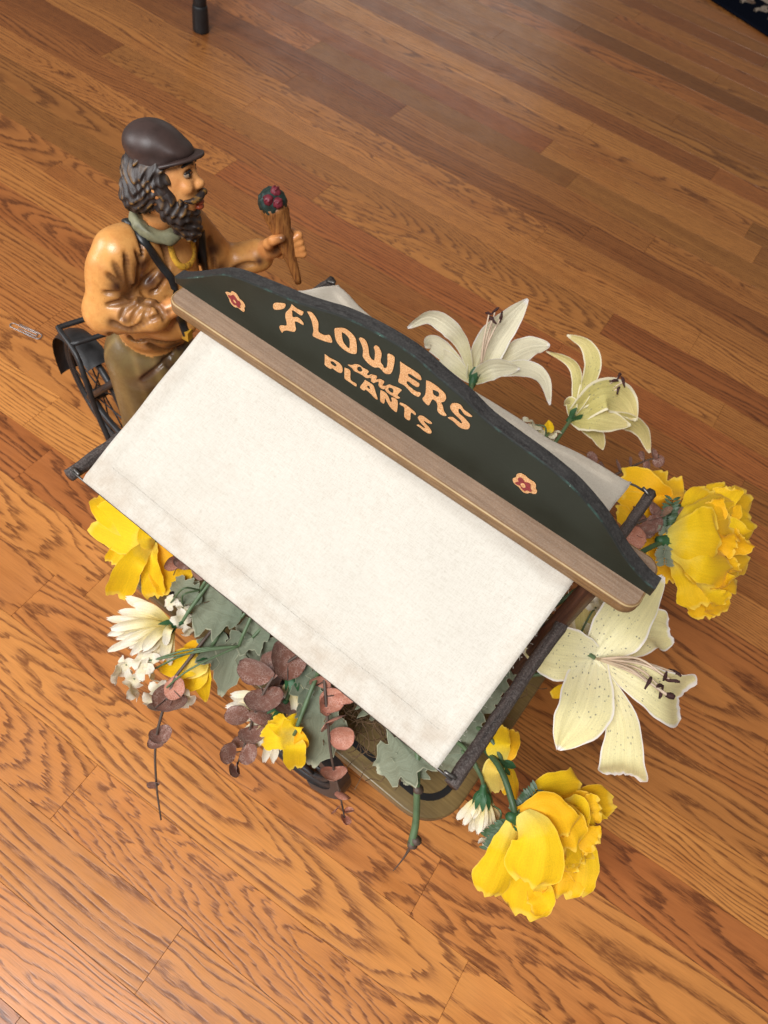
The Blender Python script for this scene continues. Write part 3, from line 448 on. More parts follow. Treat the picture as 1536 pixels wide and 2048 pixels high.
# ------------------------------------------------------------------ the figurine: sculpted as a distance field, meshed with surface nets
class Field:
    def __init__(s, lo, hi, h):
        s.lo = np.array(lo, float); s.h = h; s.n = np.ceil((np.array(hi)-s.lo)/h).astype(int)+1; s.f = np.full(s.n, 1., np.float32); s.lab = np.zeros(s.n, np.int8); s.raw = np.full(s.n, 1., np.float32)
        s.ax = [(s.lo[i]+np.arange(s.n[i])*h).astype(np.float32) for i in range(3)]
    def sub(s, lo, hi, pad):
        a = [max(0, int((lo[i]-pad-s.lo[i])/s.h)) for i in range(3)]; b = [min(int(s.n[i]), int((hi[i]+pad-s.lo[i])/s.h)+2) for i in range(3)]
        sl = tuple(slice(a[i], max(a[i], b[i])) for i in range(3)); X, Y, Z = np.meshgrid(*[s.ax[i][sl[i]] for i in range(3)], indexing='ij'); return sl, np.stack([X, Y, Z], -1)
    def put(s, sl, d, k, lab, cut=False):
        f = s.f[sl]
        if cut: h = np.clip(.5-.5*(f+d)/k, 0, 1); s.f[sl] = f*(1-h)+(-d)*h+k*h*(1-h); return
        h = np.clip(.5+.5*(f-d)/k, 0, 1); s.f[sl] = f*(1-h)+d*h-k*h*(1-h)
        w = d < s.raw[sl]; s.raw[sl][w] = d[w]; s.lab[sl][w] = lab
    def cap(s, a, b, ra, rb, k=.008, lab=0, cut=False):
        a = np.array(a, float); b = np.array(b, float); r = max(ra, rb); sl, P = s.sub(np.minimum(a, b)-r, np.maximum(a, b)+r, .022)
        d = b-a; t = np.clip(((P-a)@d)/(d@d+1e-12), 0, 1); s.put(sl, (np.linalg.norm(P-(a+t[..., None]*d), axis=-1)-(ra+(rb-ra)*t)).astype(np.float32), k, lab, cut)
    def ell(s, c, r, k=.008, lab=0, rot=(0, 0, 0), cut=False, wave=None):
        c = np.array(c, float); r = np.array(r, float); m_ = r.max(); sl, P = s.sub(c-m_, c+m_, .022); Q = (P-c)@eul(*[math.radians(q) for q in rot])
        k0 = np.linalg.norm(Q/r, axis=-1); k1 = np.linalg.norm(Q/(r*r), axis=-1)+1e-9; d = k0*(k0-1)/k1
        if wave is not None: d = d+wave(P)
        s.put(sl, d.astype(np.float32), k, lab, cut)
    def val(s, p):
        q = (np.asarray(p)-s.lo)/s.h; i = np.clip(q.astype(int), 0, s.n-2); u = q-i; v = 0.
        for dx in (0, 1):
            for dy in (0, 1):
                for dz in (0, 1): v += s.f[i[0]+dx, i[1]+dy, i[2]+dz]*(u[0] if dx else 1-u[0])*(u[1] if dy else 1-u[1])*(u[2] if dz else 1-u[2])
        return v
    def normal(s, p):
        e = s.h*1.5; return unit([s.val(np.array(p)+e*np.eye(3)[i])-s.val(np.array(p)-e*np.eye(3)[i]) for i in range(3)])
    def mesh(s):
        f = s.f; S = f < 0; n = s.n; A = np.zeros(n-1, bool); c8 = [(i, j, k) for i in (0, 1) for j in (0, 1) for k in (0, 1)]
        sh = lambda a, c: a[c[0]:n[0]-1+c[0], c[1]:n[1]-1+c[1], c[2]:n[2]-1+c[2]]
        cnt = sum(sh(S, c).astype(np.int8) for c in c8); A = (cnt > 0) & (cnt < 8); I = np.argwhere(A); idx = np.full(n-1, -1, np.int64); idx[A] = np.arange(len(I))
        acc = np.zeros((len(I), 3)); w = np.zeros(len(I))
        for a in c8:
            for ax in range(3):
                if a[ax]: continue
                b = list(a); b[ax] = 1; fa = f[I[:, 0]+a[0], I[:, 1]+a[1], I[:, 2]+a[2]]; fb = f[I[:, 0]+b[0], I[:, 1]+b[1], I[:, 2]+b[2]]; m_ = (fa < 0) != (fb < 0)
                t = np.where(m_, fa/(fa-fb+1e-12*(fa == fb)), 0); p = np.tile(np.array(a, float), (len(I), 1)); p[:, ax] += t; acc[m_] += p[m_]; w[m_] += 1
        Vv = s.lo+(I+acc/w[:, None])*s.h; F = []
        for ax in range(3):
            u, v = [(1, 2), (2, 0), (0, 1)][ax]; sa = [slice(None)]*3; sb = [slice(None)]*3; sa[ax] = slice(0, -1); sb[ax] = slice(1, None)
            D = S[tuple(sa)] != S[tuple(sb)]; E = np.argwhere(D); ok = np.all(E > 0, 1) & (E[:, u] < n[u]-1) & (E[:, v] < n[v]-1); E = E[ok]; q = []
            for du, dv in ((-1, -1), (0, -1), (0, 0), (-1, 0)): e = E.copy(); e[:, u] += du; e[:, v] += dv; q.append(idx[e[:, 0], e[:, 1], e[:, 2]])
            q = np.stack(q, 1); flip = ~S[E[:, 0], E[:, 1], E[:, 2]]; q[flip] = q[flip][:, ::-1]; F.append(q[(q >= 0).all(1)])
        L = s.lab[np.clip(I[:, 0]+(acc[:, 0]/w > .5), 0, n[0]-1), np.clip(I[:, 1]+(acc[:, 1]/w > .5), 0, n[1]-1), np.clip(I[:, 2]+(acc[:, 2]/w > .5), 0, n[2]-1)]
        return Vv, np.concatenate(F), L
MO = np.array([-.350, .068, 0.]); MYAW = math.radians(10); MR = eul(0, 0, MYAW)
man = empty('flower_seller_figurine', MO, 'painted figurine of a bearded man in brown cap and tan shirt standing beyond the cart', 'figurine', rz=MYAW)
def loc(x, y, ly):                            # point of the photo's sight line on the figure's own depth plane
    o = MR.T@(CAM_LOC-MO); d = MR.T@ray(x, y); return o+d*((ly-o[1])/d[1])
SKIN, SHIRT, PANT, SHOE = 1, 2, 3, 4
B = Field((-.085, -.125, -.002), (.155, .135, .54), .0016)
# legs and trousers
for s in (-1, 1):
    B.cap((-.026, s*.022, .225), (-.018, s*.032, .120), .036, .029, .012, PANT); B.cap((-.018, s*.032, .120), (-.024, s*.036, .032), .029, .023, .008, PANT)
    B.cap((-.026, s*.037, .015), (.022, s*.043, .012), .015, .013, .006, SHOE); B.ell((.024, s*.043, .013), (.020, .015, .012), .005, SHOE)
B.ell((-.022, 0, .238), (.046, .053, .046), .012, PANT); B.ell((-.004, -.006, .232), (.040, .042, .040), .012, PANT)
# torso under the shirt
B.ell((-.008, 0, .296), (.043, .050, .046), .010, SHIRT); B.ell((.004, 0, .360), (.038, .046, .052), .012, SHIRT); B.cap((.000, -.032, .410), (.006, .032, .404), .0225, .021, .012, SHIRT)
B.ell((.014, 0, .325), (.032, .042, .050), .012, SHIRT)
# right arm, hand tucked into the pocket
shR, elR, wrR = (-.003, -.047, .412), (-.008, -.070, .350), (.042, -.060, .364)
B.cap(shR, elR, .0235, .0235, .008, SHIRT); B.cap(elR, wrR, .0240, .0165, .006, SHIRT); B.ell((-.008, -.058, .382), (.022, .020, .036), .010, SHIRT, (12, 0, 0))
B.cap((.042, -.060, .364), (.056, -.044, .372), .0105, .010, .003, SKIN)
# shirt front flap over the belt
fp = loc(338, 648, -.036); B.ell(fp, (.030, .016, .019), .005, SHIRT, (0, -12, 30))
# left arm reaching forward with the bouquet
B.cap((.012, .044, .396), (.034, .074, .336), .0215, .020, .008, SHIRT); B.cap((.034, .074, .336), (.064, .090, .350), .0205, .0165, .006, SHIRT); B.cap((.062, .089, .349), (.069, .092, .353), .0180, .0180, .003, SHIRT)
hb = np.array([.088, .092, .374]); B.cap((.070, .094, .354), hb, .0105, .0115, .005, SKIN)
grip0, grip1 = np.array([.088, .090, .428]), np.array([.116, .095, .352])          # axis of the paper cone
gd = unit(grip1-grip0)
for k_, tt in enumerate((.50, .595, .69, .775)):                                      # four fingers close round the cone
    g = grip0+(grip1-grip0)*tt; a = unit(np.cross(gd, [.2, -1, .2])); b = np.cross(gd, a); R_ = .0135-.004*tt; P = []
    for an in (200, 150, 100, 55, 20): P.append(g+(a*math.cos(math.radians(an))+b*math.sin(math.radians(an)))*(R_+.004))
    P[0] = hb+(P[0]-hb)*.5
    for i in range(4): B.cap(P[i], P[i+1], .0046-.0003*i, .0045-.0003*i, .002, SKIN)
th = grip0+(grip1-grip0)*.42; thp = [hb+np.array([0, -.006, .002]), hb+np.array([.002, -.014, .014]), th+np.array([-.003, -.0155, .001]), th+np.array([.006, -.0135, .007])]
for i in range(3): B.cap(thp[i], thp[i+1], .0058-.0006*i, .0056-.0006*i, .003, SKIN)
# neck and head, turned to his left
HY = 24; HS = .82; HC = np.array([.020, .004, .474]); HP = -9; HX = -17; HR_ = eul(math.radians(HX), math.radians(HP), math.radians(HY))
def hd(x, y, z): return HC+HR_@np.array([x, y, z])*HS
B.cap((.006, 0, .41), (.016, .002, .450), .0165, .0155, .006, SKIN)
def hell(c, r, k=.004, lab=SKIN, rot=(0, 0, 0)): B.ell(hd(*c), np.array(r)*HS, k*HS, lab, (HX+rot[0], HP+rot[1], HY+rot[2]))
hell((0, 0, .0), (.037, .0295, .043)); hell((.012, 0, -.016), (.026, .022, .028))
hell((.028, 0, .018), (.010, .019, .009), .004)                                   # brow ridge
hell((.0345, 0, .003), (.0065, .0052, .0125), .004, SKIN, (0, -16, 0)); hell((.0405, 0, -.0035), (.0062, .0062, .0056), .003)   # nose
for s in (-1, 1):
    hell((.0385, s*.0048, -.0055), (.0042, .0040, .0036), .002); hell((.0285, s*.014, -.004), (.0085, .0088, .0085), .004); B.ell(hd(.0335, s*.0115, .0095), np.array((.0055, .0062, .0048))*HS, .002, 0, (HX, HP, HY), True)
    hell((-.002, s*.029, -.002), (.009, .005, .012), .003)
# folds pressed into the sleeves and shirt; the brown glaze settles in them
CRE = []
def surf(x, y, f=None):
    f = f or B; o = MR.T@(CAM_LOC-MO); d = unit(MR.T@ray(x, y)); t = .45
    while t < 1.1:
        p = o+d*t
        if np.all(p > f.lo+2*f.h) and np.all(p < f.lo+(f.n-3)*f.h) and f.val(p) < 0: return p
        t += .0006
    return None
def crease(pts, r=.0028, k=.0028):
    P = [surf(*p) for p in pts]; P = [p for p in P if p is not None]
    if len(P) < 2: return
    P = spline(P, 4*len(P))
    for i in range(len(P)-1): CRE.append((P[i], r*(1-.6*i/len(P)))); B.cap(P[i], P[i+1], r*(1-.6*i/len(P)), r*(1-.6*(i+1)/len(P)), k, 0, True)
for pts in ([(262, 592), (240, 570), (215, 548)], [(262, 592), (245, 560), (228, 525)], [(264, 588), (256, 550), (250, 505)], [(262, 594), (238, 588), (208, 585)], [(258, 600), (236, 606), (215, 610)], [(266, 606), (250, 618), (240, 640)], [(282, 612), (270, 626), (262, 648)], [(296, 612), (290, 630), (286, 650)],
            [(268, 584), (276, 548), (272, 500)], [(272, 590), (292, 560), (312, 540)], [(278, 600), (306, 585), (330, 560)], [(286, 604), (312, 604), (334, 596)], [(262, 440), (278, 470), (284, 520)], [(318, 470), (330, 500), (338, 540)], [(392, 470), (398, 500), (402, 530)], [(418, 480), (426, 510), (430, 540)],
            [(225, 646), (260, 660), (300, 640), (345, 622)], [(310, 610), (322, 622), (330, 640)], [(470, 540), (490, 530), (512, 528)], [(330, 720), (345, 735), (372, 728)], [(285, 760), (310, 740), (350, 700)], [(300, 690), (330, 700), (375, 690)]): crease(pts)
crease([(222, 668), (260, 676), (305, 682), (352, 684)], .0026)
V, F, L = B.mesh()
PAL = np.array([[.3, .15, .08], [.74, .315, .100], [.71, .340, .098], [.150, .105, .042], [.035, .022, .018]]); col = PAL[L]
zz = V[:, 2]; face = (L == SKIN)
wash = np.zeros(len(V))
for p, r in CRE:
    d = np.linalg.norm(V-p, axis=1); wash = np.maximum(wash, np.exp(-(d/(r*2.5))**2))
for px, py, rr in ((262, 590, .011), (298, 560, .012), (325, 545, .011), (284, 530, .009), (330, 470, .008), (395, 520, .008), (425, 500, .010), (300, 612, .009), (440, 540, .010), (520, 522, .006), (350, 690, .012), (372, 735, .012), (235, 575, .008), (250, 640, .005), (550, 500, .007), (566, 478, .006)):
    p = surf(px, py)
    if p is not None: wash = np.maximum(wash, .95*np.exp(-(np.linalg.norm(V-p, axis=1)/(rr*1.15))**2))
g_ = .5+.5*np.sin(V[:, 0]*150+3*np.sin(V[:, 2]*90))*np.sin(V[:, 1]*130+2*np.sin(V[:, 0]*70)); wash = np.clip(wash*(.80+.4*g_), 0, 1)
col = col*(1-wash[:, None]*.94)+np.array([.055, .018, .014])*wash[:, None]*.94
pm = L == PANT; s_ = np.clip(.5+.5*np.sin(V[:, 1]*210+V[:, 2]*25+4*np.sin(V[:, 0]*60)), 0, 1)**3; col[pm] = col[pm]*(1+.55*s_[pm, None])*np.array([1.0, .98, .92])
hd_l = (V-HC)@HR_/HS; cheek = face & (zz > .435); dch = np.exp(-((hd_l[:, 0]-.028)**2+(np.abs(hd_l[:, 1])-.015)**2+(hd_l[:, 2]+.004)**2)/.00012)[:, None]
col = np.where(cheek[:, None], col*np.array([.98, 1.05, 1.15])+dch*np.array([.16, .09, .03]), col)
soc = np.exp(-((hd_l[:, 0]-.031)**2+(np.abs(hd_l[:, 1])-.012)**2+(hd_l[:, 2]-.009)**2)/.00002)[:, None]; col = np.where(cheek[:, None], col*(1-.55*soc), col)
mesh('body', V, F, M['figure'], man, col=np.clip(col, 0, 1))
# eyes, brows, lips, moustache
def ellm(name, c, r, mat, rot=(0, 0, 0), par=man, nu=14, nv=9):
    Rr = eul(*[math.radians(q) for q in rot]); V = []; F = []
    for j in range(nv+1):
        ph = math.pi*j/nv
        for i in range(nu): th_ = 2*math.pi*i/nu; V.append(np.array(c)+Rr@(np.array(r)*HS*[math.sin(ph)*math.cos(th_), math.sin(ph)*math.sin(th_), math.cos(ph)]))
    for j in range(nv):
        for i in range(nu): F.append([j*nu+i, (j+1)*nu+i, (j+1)*nu+(i+1) % nu, j*nu+(i+1) % nu])
    return mesh(name, V, F, mat, par)
for s in (-1, 1):
    e = ellm('eye', hd(.0300, s*.0120, .0085), (.0052, .0056, .0040), M['eyew'], (HX, HP, HY)); ellm('pupil', hd(.0338, s*.0126, .0088), (.0018, .0026, .0027), M['brow'], (HX, HP, HY), e)
    mesh('eyelid', *tube([hd(.0335, s*.0065, .0110), hd(.0352, s*.0115, .0132), hd(.0300, s*.0180, .0106)], [.0006, .0012, .0007], 9, 6)[:2], M['brow'], man)
    mesh('eyebrow', *tube([hd(.0375, s*.0055, .0185), hd(.0365, s*.0120, .0225), hd(.0285, s*.0205, .0185)], [.0011, .0021, .0008], 10, 7)[:2], M['brow'], man)
ellm('lips', hd(.0375, 0, -.0235), (.0055, .0085, .0036), M['lip'], (HX, HP+12, HY)); ellm('lips', hd(.0365, 0, -.0285), (.0058, .0078, .0040), M['lip'], (HX, HP+12, HY))
def strands(P): return .0008*np.sin(P[..., 2]*760+5*np.sin(P[..., 0]*150)+4*np.sin(P[..., 1]*135))+.0008*np.sin(P[..., 0]*640+4*np.sin(P[..., 2]*170)+3*P[..., 1]*130)
t = NT('dark_hair_paint'); v = t.obj(); pt = t.n('NewGeometry').outputs['Pointiness']; w_ = t.noise(v, 90, 3, .6)
hi = t.mth('MULTIPLY', t.ramp(pt, [(.50, (0,)*3), (.56, (1,)*3)]), t.ramp(w_, [(.50, (0,)*3), (.60, (.85,)*3)]))
t.set(Base_Color=t.mix(hi, t.ramp(w_, [(.3, (.020, .013, .011)), (.7, (.050, .036, .032))]), (.30, .145, .025)), Roughness=.46, Specular_IOR_Level=.4); t.bump(t.noise(v, 300, 2), .2, .001); M['hair'] = t.m
def sdfpart(name, lo, hi, prims, mat, h=.00085):
    f = Field(lo, hi, h)
    for p in prims: f.ell(p[0], np.array(p[1])*HS, k=p[2], rot=(p[3] if len(p) > 3 else (0, 0, 0)), wave=(p[4] if len(p) > 4 else None))
    V, F, L = f.mesh(); return mesh(name, V, F, mat, man)
hl, hh = HC-[.07, .07, .07], HC+[.08, .07, .075]
hr = lambda a=0, b=0, c_=0: (HX+a, HP+b, HY+c_)
sdfpart('hair', hl, hh, [(hd(-.012, 0, .004), (.034, .036, .036), .004, hr(), strands), (hd(-.024, 0, -.012), (.024, .036, .024), .005, hr(), strands), (hd(-.034, 0, -.016), (.018, .028, .020), .004, hr(), strands)]+[(hd(.003, s*.0275, .004), (.011, .0075, .022), .004, hr(), strands) for s in (-1, 1)], M['hair'])
sdfpart('beard', hl-[0, 0, .02], hh, [(hd(.017, 0, -.043), (.018, .019, .022), .005, hr(0, 10), strands)]+[(hd(.006, s*.025, -.018), (.012, .009, .022), .005, hr(), strands) for s in (-1, 1)]+[(hd(.015, s*.018, -.031), (.014, .011, .018), .005, hr(), strands) for s in (-1, 1)]+[(hd(.023, 0, -.054), (.012, .014, .016), .004, hr(), strands)], M['hair'])
for s in (-1, 1): mesh('moustache', *tube([hd(.0425, s*.0005, -.0135), hd(.0420, s*.0075, -.0150), hd(.0345, s*.0160, -.0185), hd(.0260, s*.0215, -.0170)], [.0025, .0037, .0030, .0008], 14, 9)[:2], M['hair'], man)
cap = sdfpart('cap', HC+[-.075, -.075, -.02], HC+[.085, .08, .095], [(hd(-.006, 0, .038), (.0325, .0325, .0245), .006, hr(0, 6)), (hd(-.003, 0, .022), (.0310, .0305, .0150), .006, hr(0, 0)), (hd(.018, 0, .034), (.0215, .0265, .0110), .008, hr(0, 18))], M['hat'], .0011)
Vv = []; Ff = []; na, nr = 25, 6                                                     # visor: a curved crescent with thickness
for side in (1, -1):
    for i in range(na):
        a = math.radians(-82+164*i/(na-1))
        for j in range(nr):
            r_ = j/(nr-1); x = (.031+r_*(.0160*math.cos(a)**.7 if math.cos(a) > 0 else 0))*math.cos(a)+.003; y = (.0315+.004*r_)*math.sin(a); Vv.append(hd(x, y, .0265-.006*(1-math.cos(a))+.0010*r_*math.cos(a)+side*.0020*(1-.3*r_**4)))
for i in range(na-1):
    for j in range(nr-1): a = i*nr+j; q = [a, a+1, a+nr+1, a+nr]; Ff += [q[::-1], [k+na*nr for k in q]]
rim = [i*nr+nr-1 for i in range(na)]
for a, b in zip(rim, rim[1:]): Ff.append([a, b, b+na*nr, a+na*nr])
mesh('visor', Vv, Ff, M['hat'], cap)
# scarf: a twisted roll round the neck
a = np.linspace(0, 2*np.pi, 41); P = np.c_[.013+.0205*np.cos(a), .0230*np.sin(a), .4285+.002*np.sin(3*a)-.006*np.cos(a)+.001]
V, F, U = tube(P, .0070, None, 14, False, flat=.85); V += (.0016*np.sin(V[:, 0]*230+V[:, 1]*300+V[:, 2]*420)+.0008*np.sin(V[:, 0]*620-V[:, 1]*500))[:, None]*np.array([.3, .3, 1]); mesh('scarf', V, F, M['scarf'], man)
# braces and the braided shirt opening, laid on the shirt
def strip(name, pts, w, mat, lift=.0016, n=40, k=5, par=man, thick=.0012):
    q_ = spline(np.array(pts, float), 26); P = [surf(*p) for p in q_]; P = [p for p in P if p is not None]
    if len(P) < 2: return
    P = np.array(P); P[1:-1] = (P[:-2]+P[1:-1]*2+P[2:])/4; P = spline(P, n); V = []; F = []
    for i in range(n):
        tdir = unit(P[min(i+1, n-1)]-P[max(i-1, 0)]); nn_ = B.normal(P[i]); s_ = unit(np.cross(nn_, tdir))
        for j in range(k): q = (j/(k-1)-.5)*2; V.append(P[i]+s_*q*w/2+nn_*(lift+thick*(1-q**4)))
    for i in range(n-1):
        for j in range(k-1): F.append([i*k+j, i*k+j+1, (i+1)*k+j+1, (i+1)*k+j])
    m0 = len(V); V += [np.array(v)-B.normal(v)*(lift+thick+.002) for v in V[:m0]]
    for i in range(n-1): F += [[i*k, (i+1)*k, (i+1)*k+m0, i*k+m0], [i*k+k-1, i*k+k-1+m0, (i+1)*k+k-1+m0, (i+1)*k+k-1]]
    return mesh(name, V, F, mat, par)
strip('suspender', [(244, 436), (256, 446), (272, 462), (300, 500), (328, 540), (345, 562), (352, 600), (362, 640), (372, 668)], .0080, M['strap'])
strip('suspender', [(402, 462), (406, 500), (410, 535), (412, 560)], .0075, M['strap'])
strip('shirt_braid', [(338, 470), (342, 500), (352, 524), (366, 534), (382, 526), (388, 505), (382, 470)], .0066, M['goldtrim'], .0012, 44)
p = surf(374, 668); 
if p is not None: mesh('buckle', *box(p-[.004, .004, .006], p+[.004, .004, .006]), M['gold'], man, smooth=False)
# the bouquet in his hand
bq = empty('hand_bouquet', MO+MR@grip0, 'little bouquet of dark red roses in a brown paper cone held up by the figurine', 'bouquet')
w2 = lambda p: MO+MR@np.asarray(p)
mesh('paper_cone', *tube([w2(grip0-gd*.002), w2(grip0+(grip1-grip0)*.35), w2(grip0+(grip1-grip0)*.7), w2(grip1+gd*.014)], [.0150, .0112, .0074, .0038], 18, 16, jit=.05)[:2], M['wrap'], bq, off=MO+MR@grip0)
f_ = Field(grip0-[.03]*3, grip0+[.03]*3, .0012); f_.ell(grip0-gd*.004, (.0152, .0152, .0140), .003, wave=lambda P: .0010*np.sin(P[..., 0]*500)*np.sin(P[..., 1]*480)*np.sin(P[..., 2]*520)); V, F, L = f_.mesh(); mesh('greenery', [w2(p) for p in V], F, M['bouq'], bq, off=MO+MR@grip0)
for px, py in ((537, 400), (556, 406), (572, 390), (551, 383)):
    o_ = MR.T@(CAM_LOC-MO); d_ = unit(MR.T@ray(px, py)); t_ = .5
    while t_ < 1.2 and not (np.all(np.abs(o_+d_*t_-grip0) < .028) and f_.val(o_+d_*t_) < 0): t_ += .0005
    p = o_+d_*t_; V = []; F = []
    if t_ < 1.2:
        f2 = Field(p-[.01]*3, p+[.01]*3, .0007); f2.ell(p, (.0053, .0053, .0053), .001, wave=lambda P: .0005*np.sin(np.linalg.norm(P-p, axis=-1)*2500+P[..., 2]*900)+.0004*np.sin(P[..., 0]*1500)); V, F, L = f2.mesh(); mesh('rose', [w2(q) for q in V], F, M['rose'], bq, off=MO+MR@grip0)

# ------------------------------------------------------------------ the bicycle behind the figurine
BY = math.radians(-12); bc = np.array([-.468, .040, .085])
bike = empty('miniature_bicycle', (bc[0], bc[1], 0), 'miniature black iron bicycle with rear rack and spoked wheel behind the figurine', 'bicycle')
wheel('rear_wheel', bc, .085, BY, bike, .0045, .0026, 12, .0012)
e = np.array([math.cos(BY), math.sin(BY), 0]); nv = np.array([-math.sin(BY), math.cos(BY), 0])
O = np.array(bike.location)
V = []; F = []; na = 22                                                              # mudguard: a curved band
for i in range(na):
    a = math.radians(70+130*i/(na-1)); 
    for j in range(7): q = (j/6-.5)*2; V.append(bc+(e*math.cos(a)+np.array([0, 0, 1])*math.sin(a))*(.093-.006*q*q)+nv*q*.017)
for i in range(na-1):
    for j in range(6): F.append([i*7+j, i*7+j+1, (i+1)*7+j+1, (i+1)*7+j])
mesh('mudguard', V, F, M['metal'], bike, off=O)
RZ = .200; k1, k2 = at(116, 655, RZ), at(141, 690, RZ); side = at(215, 625, RZ)-k1
mesh('rack_rail', *tube([k1+side, k1+side*.12, k1+(k2-k1)*.12, k2, at(158, 722, .190), at(176, 775, .160), at(196, 830, .120), at(218, 880, .090)], .0036, 50, 8)[:2], M['metal'], bike, off=O)
mesh('rack_crossbar', *tube([k2, k2+side*.95], .0034, 6, 8)[:2], M['metal'], bike, off=O)
mesh('rack_rail', *tube([k1+side, k2+side, bc+nv*.03+[0, 0, .02]], .0036, 20, 8)[:2], M['metal'], bike, off=O)
mesh('chain_stay', *tube([bc-nv*.013, bc+e*.07-nv*.012, bc+e*.15-nv*.01+[0, 0, .02]], .0045, 12, 8)[:2], M['metal'], bike, off=O)
mesh('seat_stay', *tube([bc-nv*.013, bc+e*.055-nv*.012+[0, 0, .07], bc+e*.095+[0, 0, .125]], .0045, 12, 8)[:2], M['metal'], bike, off=O)
mesh('frame_tube', *tube([bc+e*.095+[0, 0, .125], bc+e*.15+[0, 0, .02], bc+e*.26+[0, 0, .03]], .0055, 14, 8)[:2], M['metal'], bike, off=O)
# ------------------------------------------------------------------ silk flowers: petals are curved ruffled sheets on real spines
PROF = dict(lily=lambda u: np.sin(np.pi*np.clip(u*.84+.145, 0, 1))**.85*(1-.12*(1-u)**2), lance=lambda u: np.sin(np.pi*np.clip(u*.94+.03, 0, 1))**.9, blunt=lambda u: (.10+.90*np.clip(1-(1-u)**2.8, 0, 1))*(.78+.22*u)*(1-.34*np.clip((u-.86)/.14, 0, 1)**2.2),
            broad=lambda u: np.clip(u*2.6+.18, 0, 1)**.7*np.sqrt(np.clip(1-np.clip((u-.6)/.46, 0, 1)**2.4, 0, 1)), round=lambda u: np.sqrt(np.clip(1-(2*u-1)**2, 0, 1))*.98+.02, strap=lambda u: (.42+.58*np.clip(u*1.8, 0, 1))*np.sqrt(np.clip(1-np.clip((u-.72)/.29, 0, 1)**2, 0, 1)),
            fan=lambda u: (.26+.74*np.clip(u*1.15, 0, 1)**.75)*np.sqrt(np.clip(1-.80*np.clip((u-.80)/.2, 0, 1)**2.2, 0, 1)),
            lobed=lambda u: np.clip(np.sin(np.pi*np.clip(u*.95+.02, 0, 1))**.7*(1+.26*np.sin(u*25)+.08*np.sin(u*61)), 0.02, 2))
def petal(P, w, prof='lily', cup=.15, ruf=.0, twist=0, nrm=None, nu=24, nv=17, fq=3., seed=0, notch=0., ridge=.0, veins=0., pleat=0.):
    P = spline(P, nu); T = np.gradient(P, axis=0); T /= np.linalg.norm(T, axis=1)[:, None]; u = np.linspace(0, 1, nu); wd = PROF[prof](u)*w/2; rg = np.random.default_rng(seed+17); ph = rg.uniform(0, 6.28, 5); V = []; U = []; tw = np.radians(twist)
    for i in range(nu):
        n = unit(CAM_LOC-P[i]) if nrm is None else np.asarray(nrm, float); n = unit(n-T[i]*(n@T[i])); s = np.cross(T[i], n); s, n = s*math.cos(tw)+n*math.sin(tw), n*math.cos(tw)-s*math.sin(tw)
        for j in range(nv):
            q = 2*j/(nv-1)-1; e = abs(q)**2.2; r1 = math.sin(u[i]*fq*4.2+ph[0]+2*(q > 0))+.5*math.sin(u[i]*fq*9.1+ph[1]+1.3*(q > 0)); tipz = math.sin(q*fq*1.3+ph[2])+.55*math.sin(q*fq*2.9+ph[3])
            wj = wd[i]*(1+ruf*.5*e*(.7*math.sin(u[i]*fq*5+ph[4]+2.1*(q > 0))+.3*math.sin(u[i]*fq*13+ph[1])))
            V.append(P[i]+s*q*wj+n*(cup*wd[i]*(q*q-.35)+ruf*w*(e*r1*.20*min(1, u[i]*2.)+.16*tipz*max(0, (u[i]-.6)/.4)**1.5)+pleat*w*math.sin(q*8+ph[4])*(.25+.75*u[i])+.5*pleat*w*math.sin(q*19+ph[0])*u[i]+veins*w*math.sin(6.283*(5*u[i]-1.9*abs(q)))*(1-abs(q)**4)-ridge*w*(math.exp(-(q/.10)**2)+.7*math.exp(-((abs(q)-.34)/.08)**2))*(1-.5*u[i]))+T[i]*(notch*w*max(0, (u[i]-.85)/.15)*(.5*math.sin(q*fq*1.7+ph[2])+.35*math.sin(q*fq*3.3+ph[1]))))
            U.append((u[i], j/(nv-1)))
    F = [[i*nv+j, i*nv+j+1, (i+1)*nv+j+1, (i+1)*nv+j] for i in range(nu-1) for j in range(nv-1)]
    return np.array(V), F, np.array(U)
SEED = [0]
def nxt(): SEED[0] += 1; return SEED[0]
def A3(p): return at(*p)
def stem_to(o, off, P0, dest, r=.0022, mat='stem', bend=.03):
    P0 = np.array(P0); D = np.array(dest); mid = (P0+D)/2+np.array([0, 0, bend]); mesh('stem', *tube([P0, P0*.7+mid*.3+[0, 0, bend*.2], mid, D], [r*.9, r, r, r], 18, 7)[:2], M[mat], o, off=off)
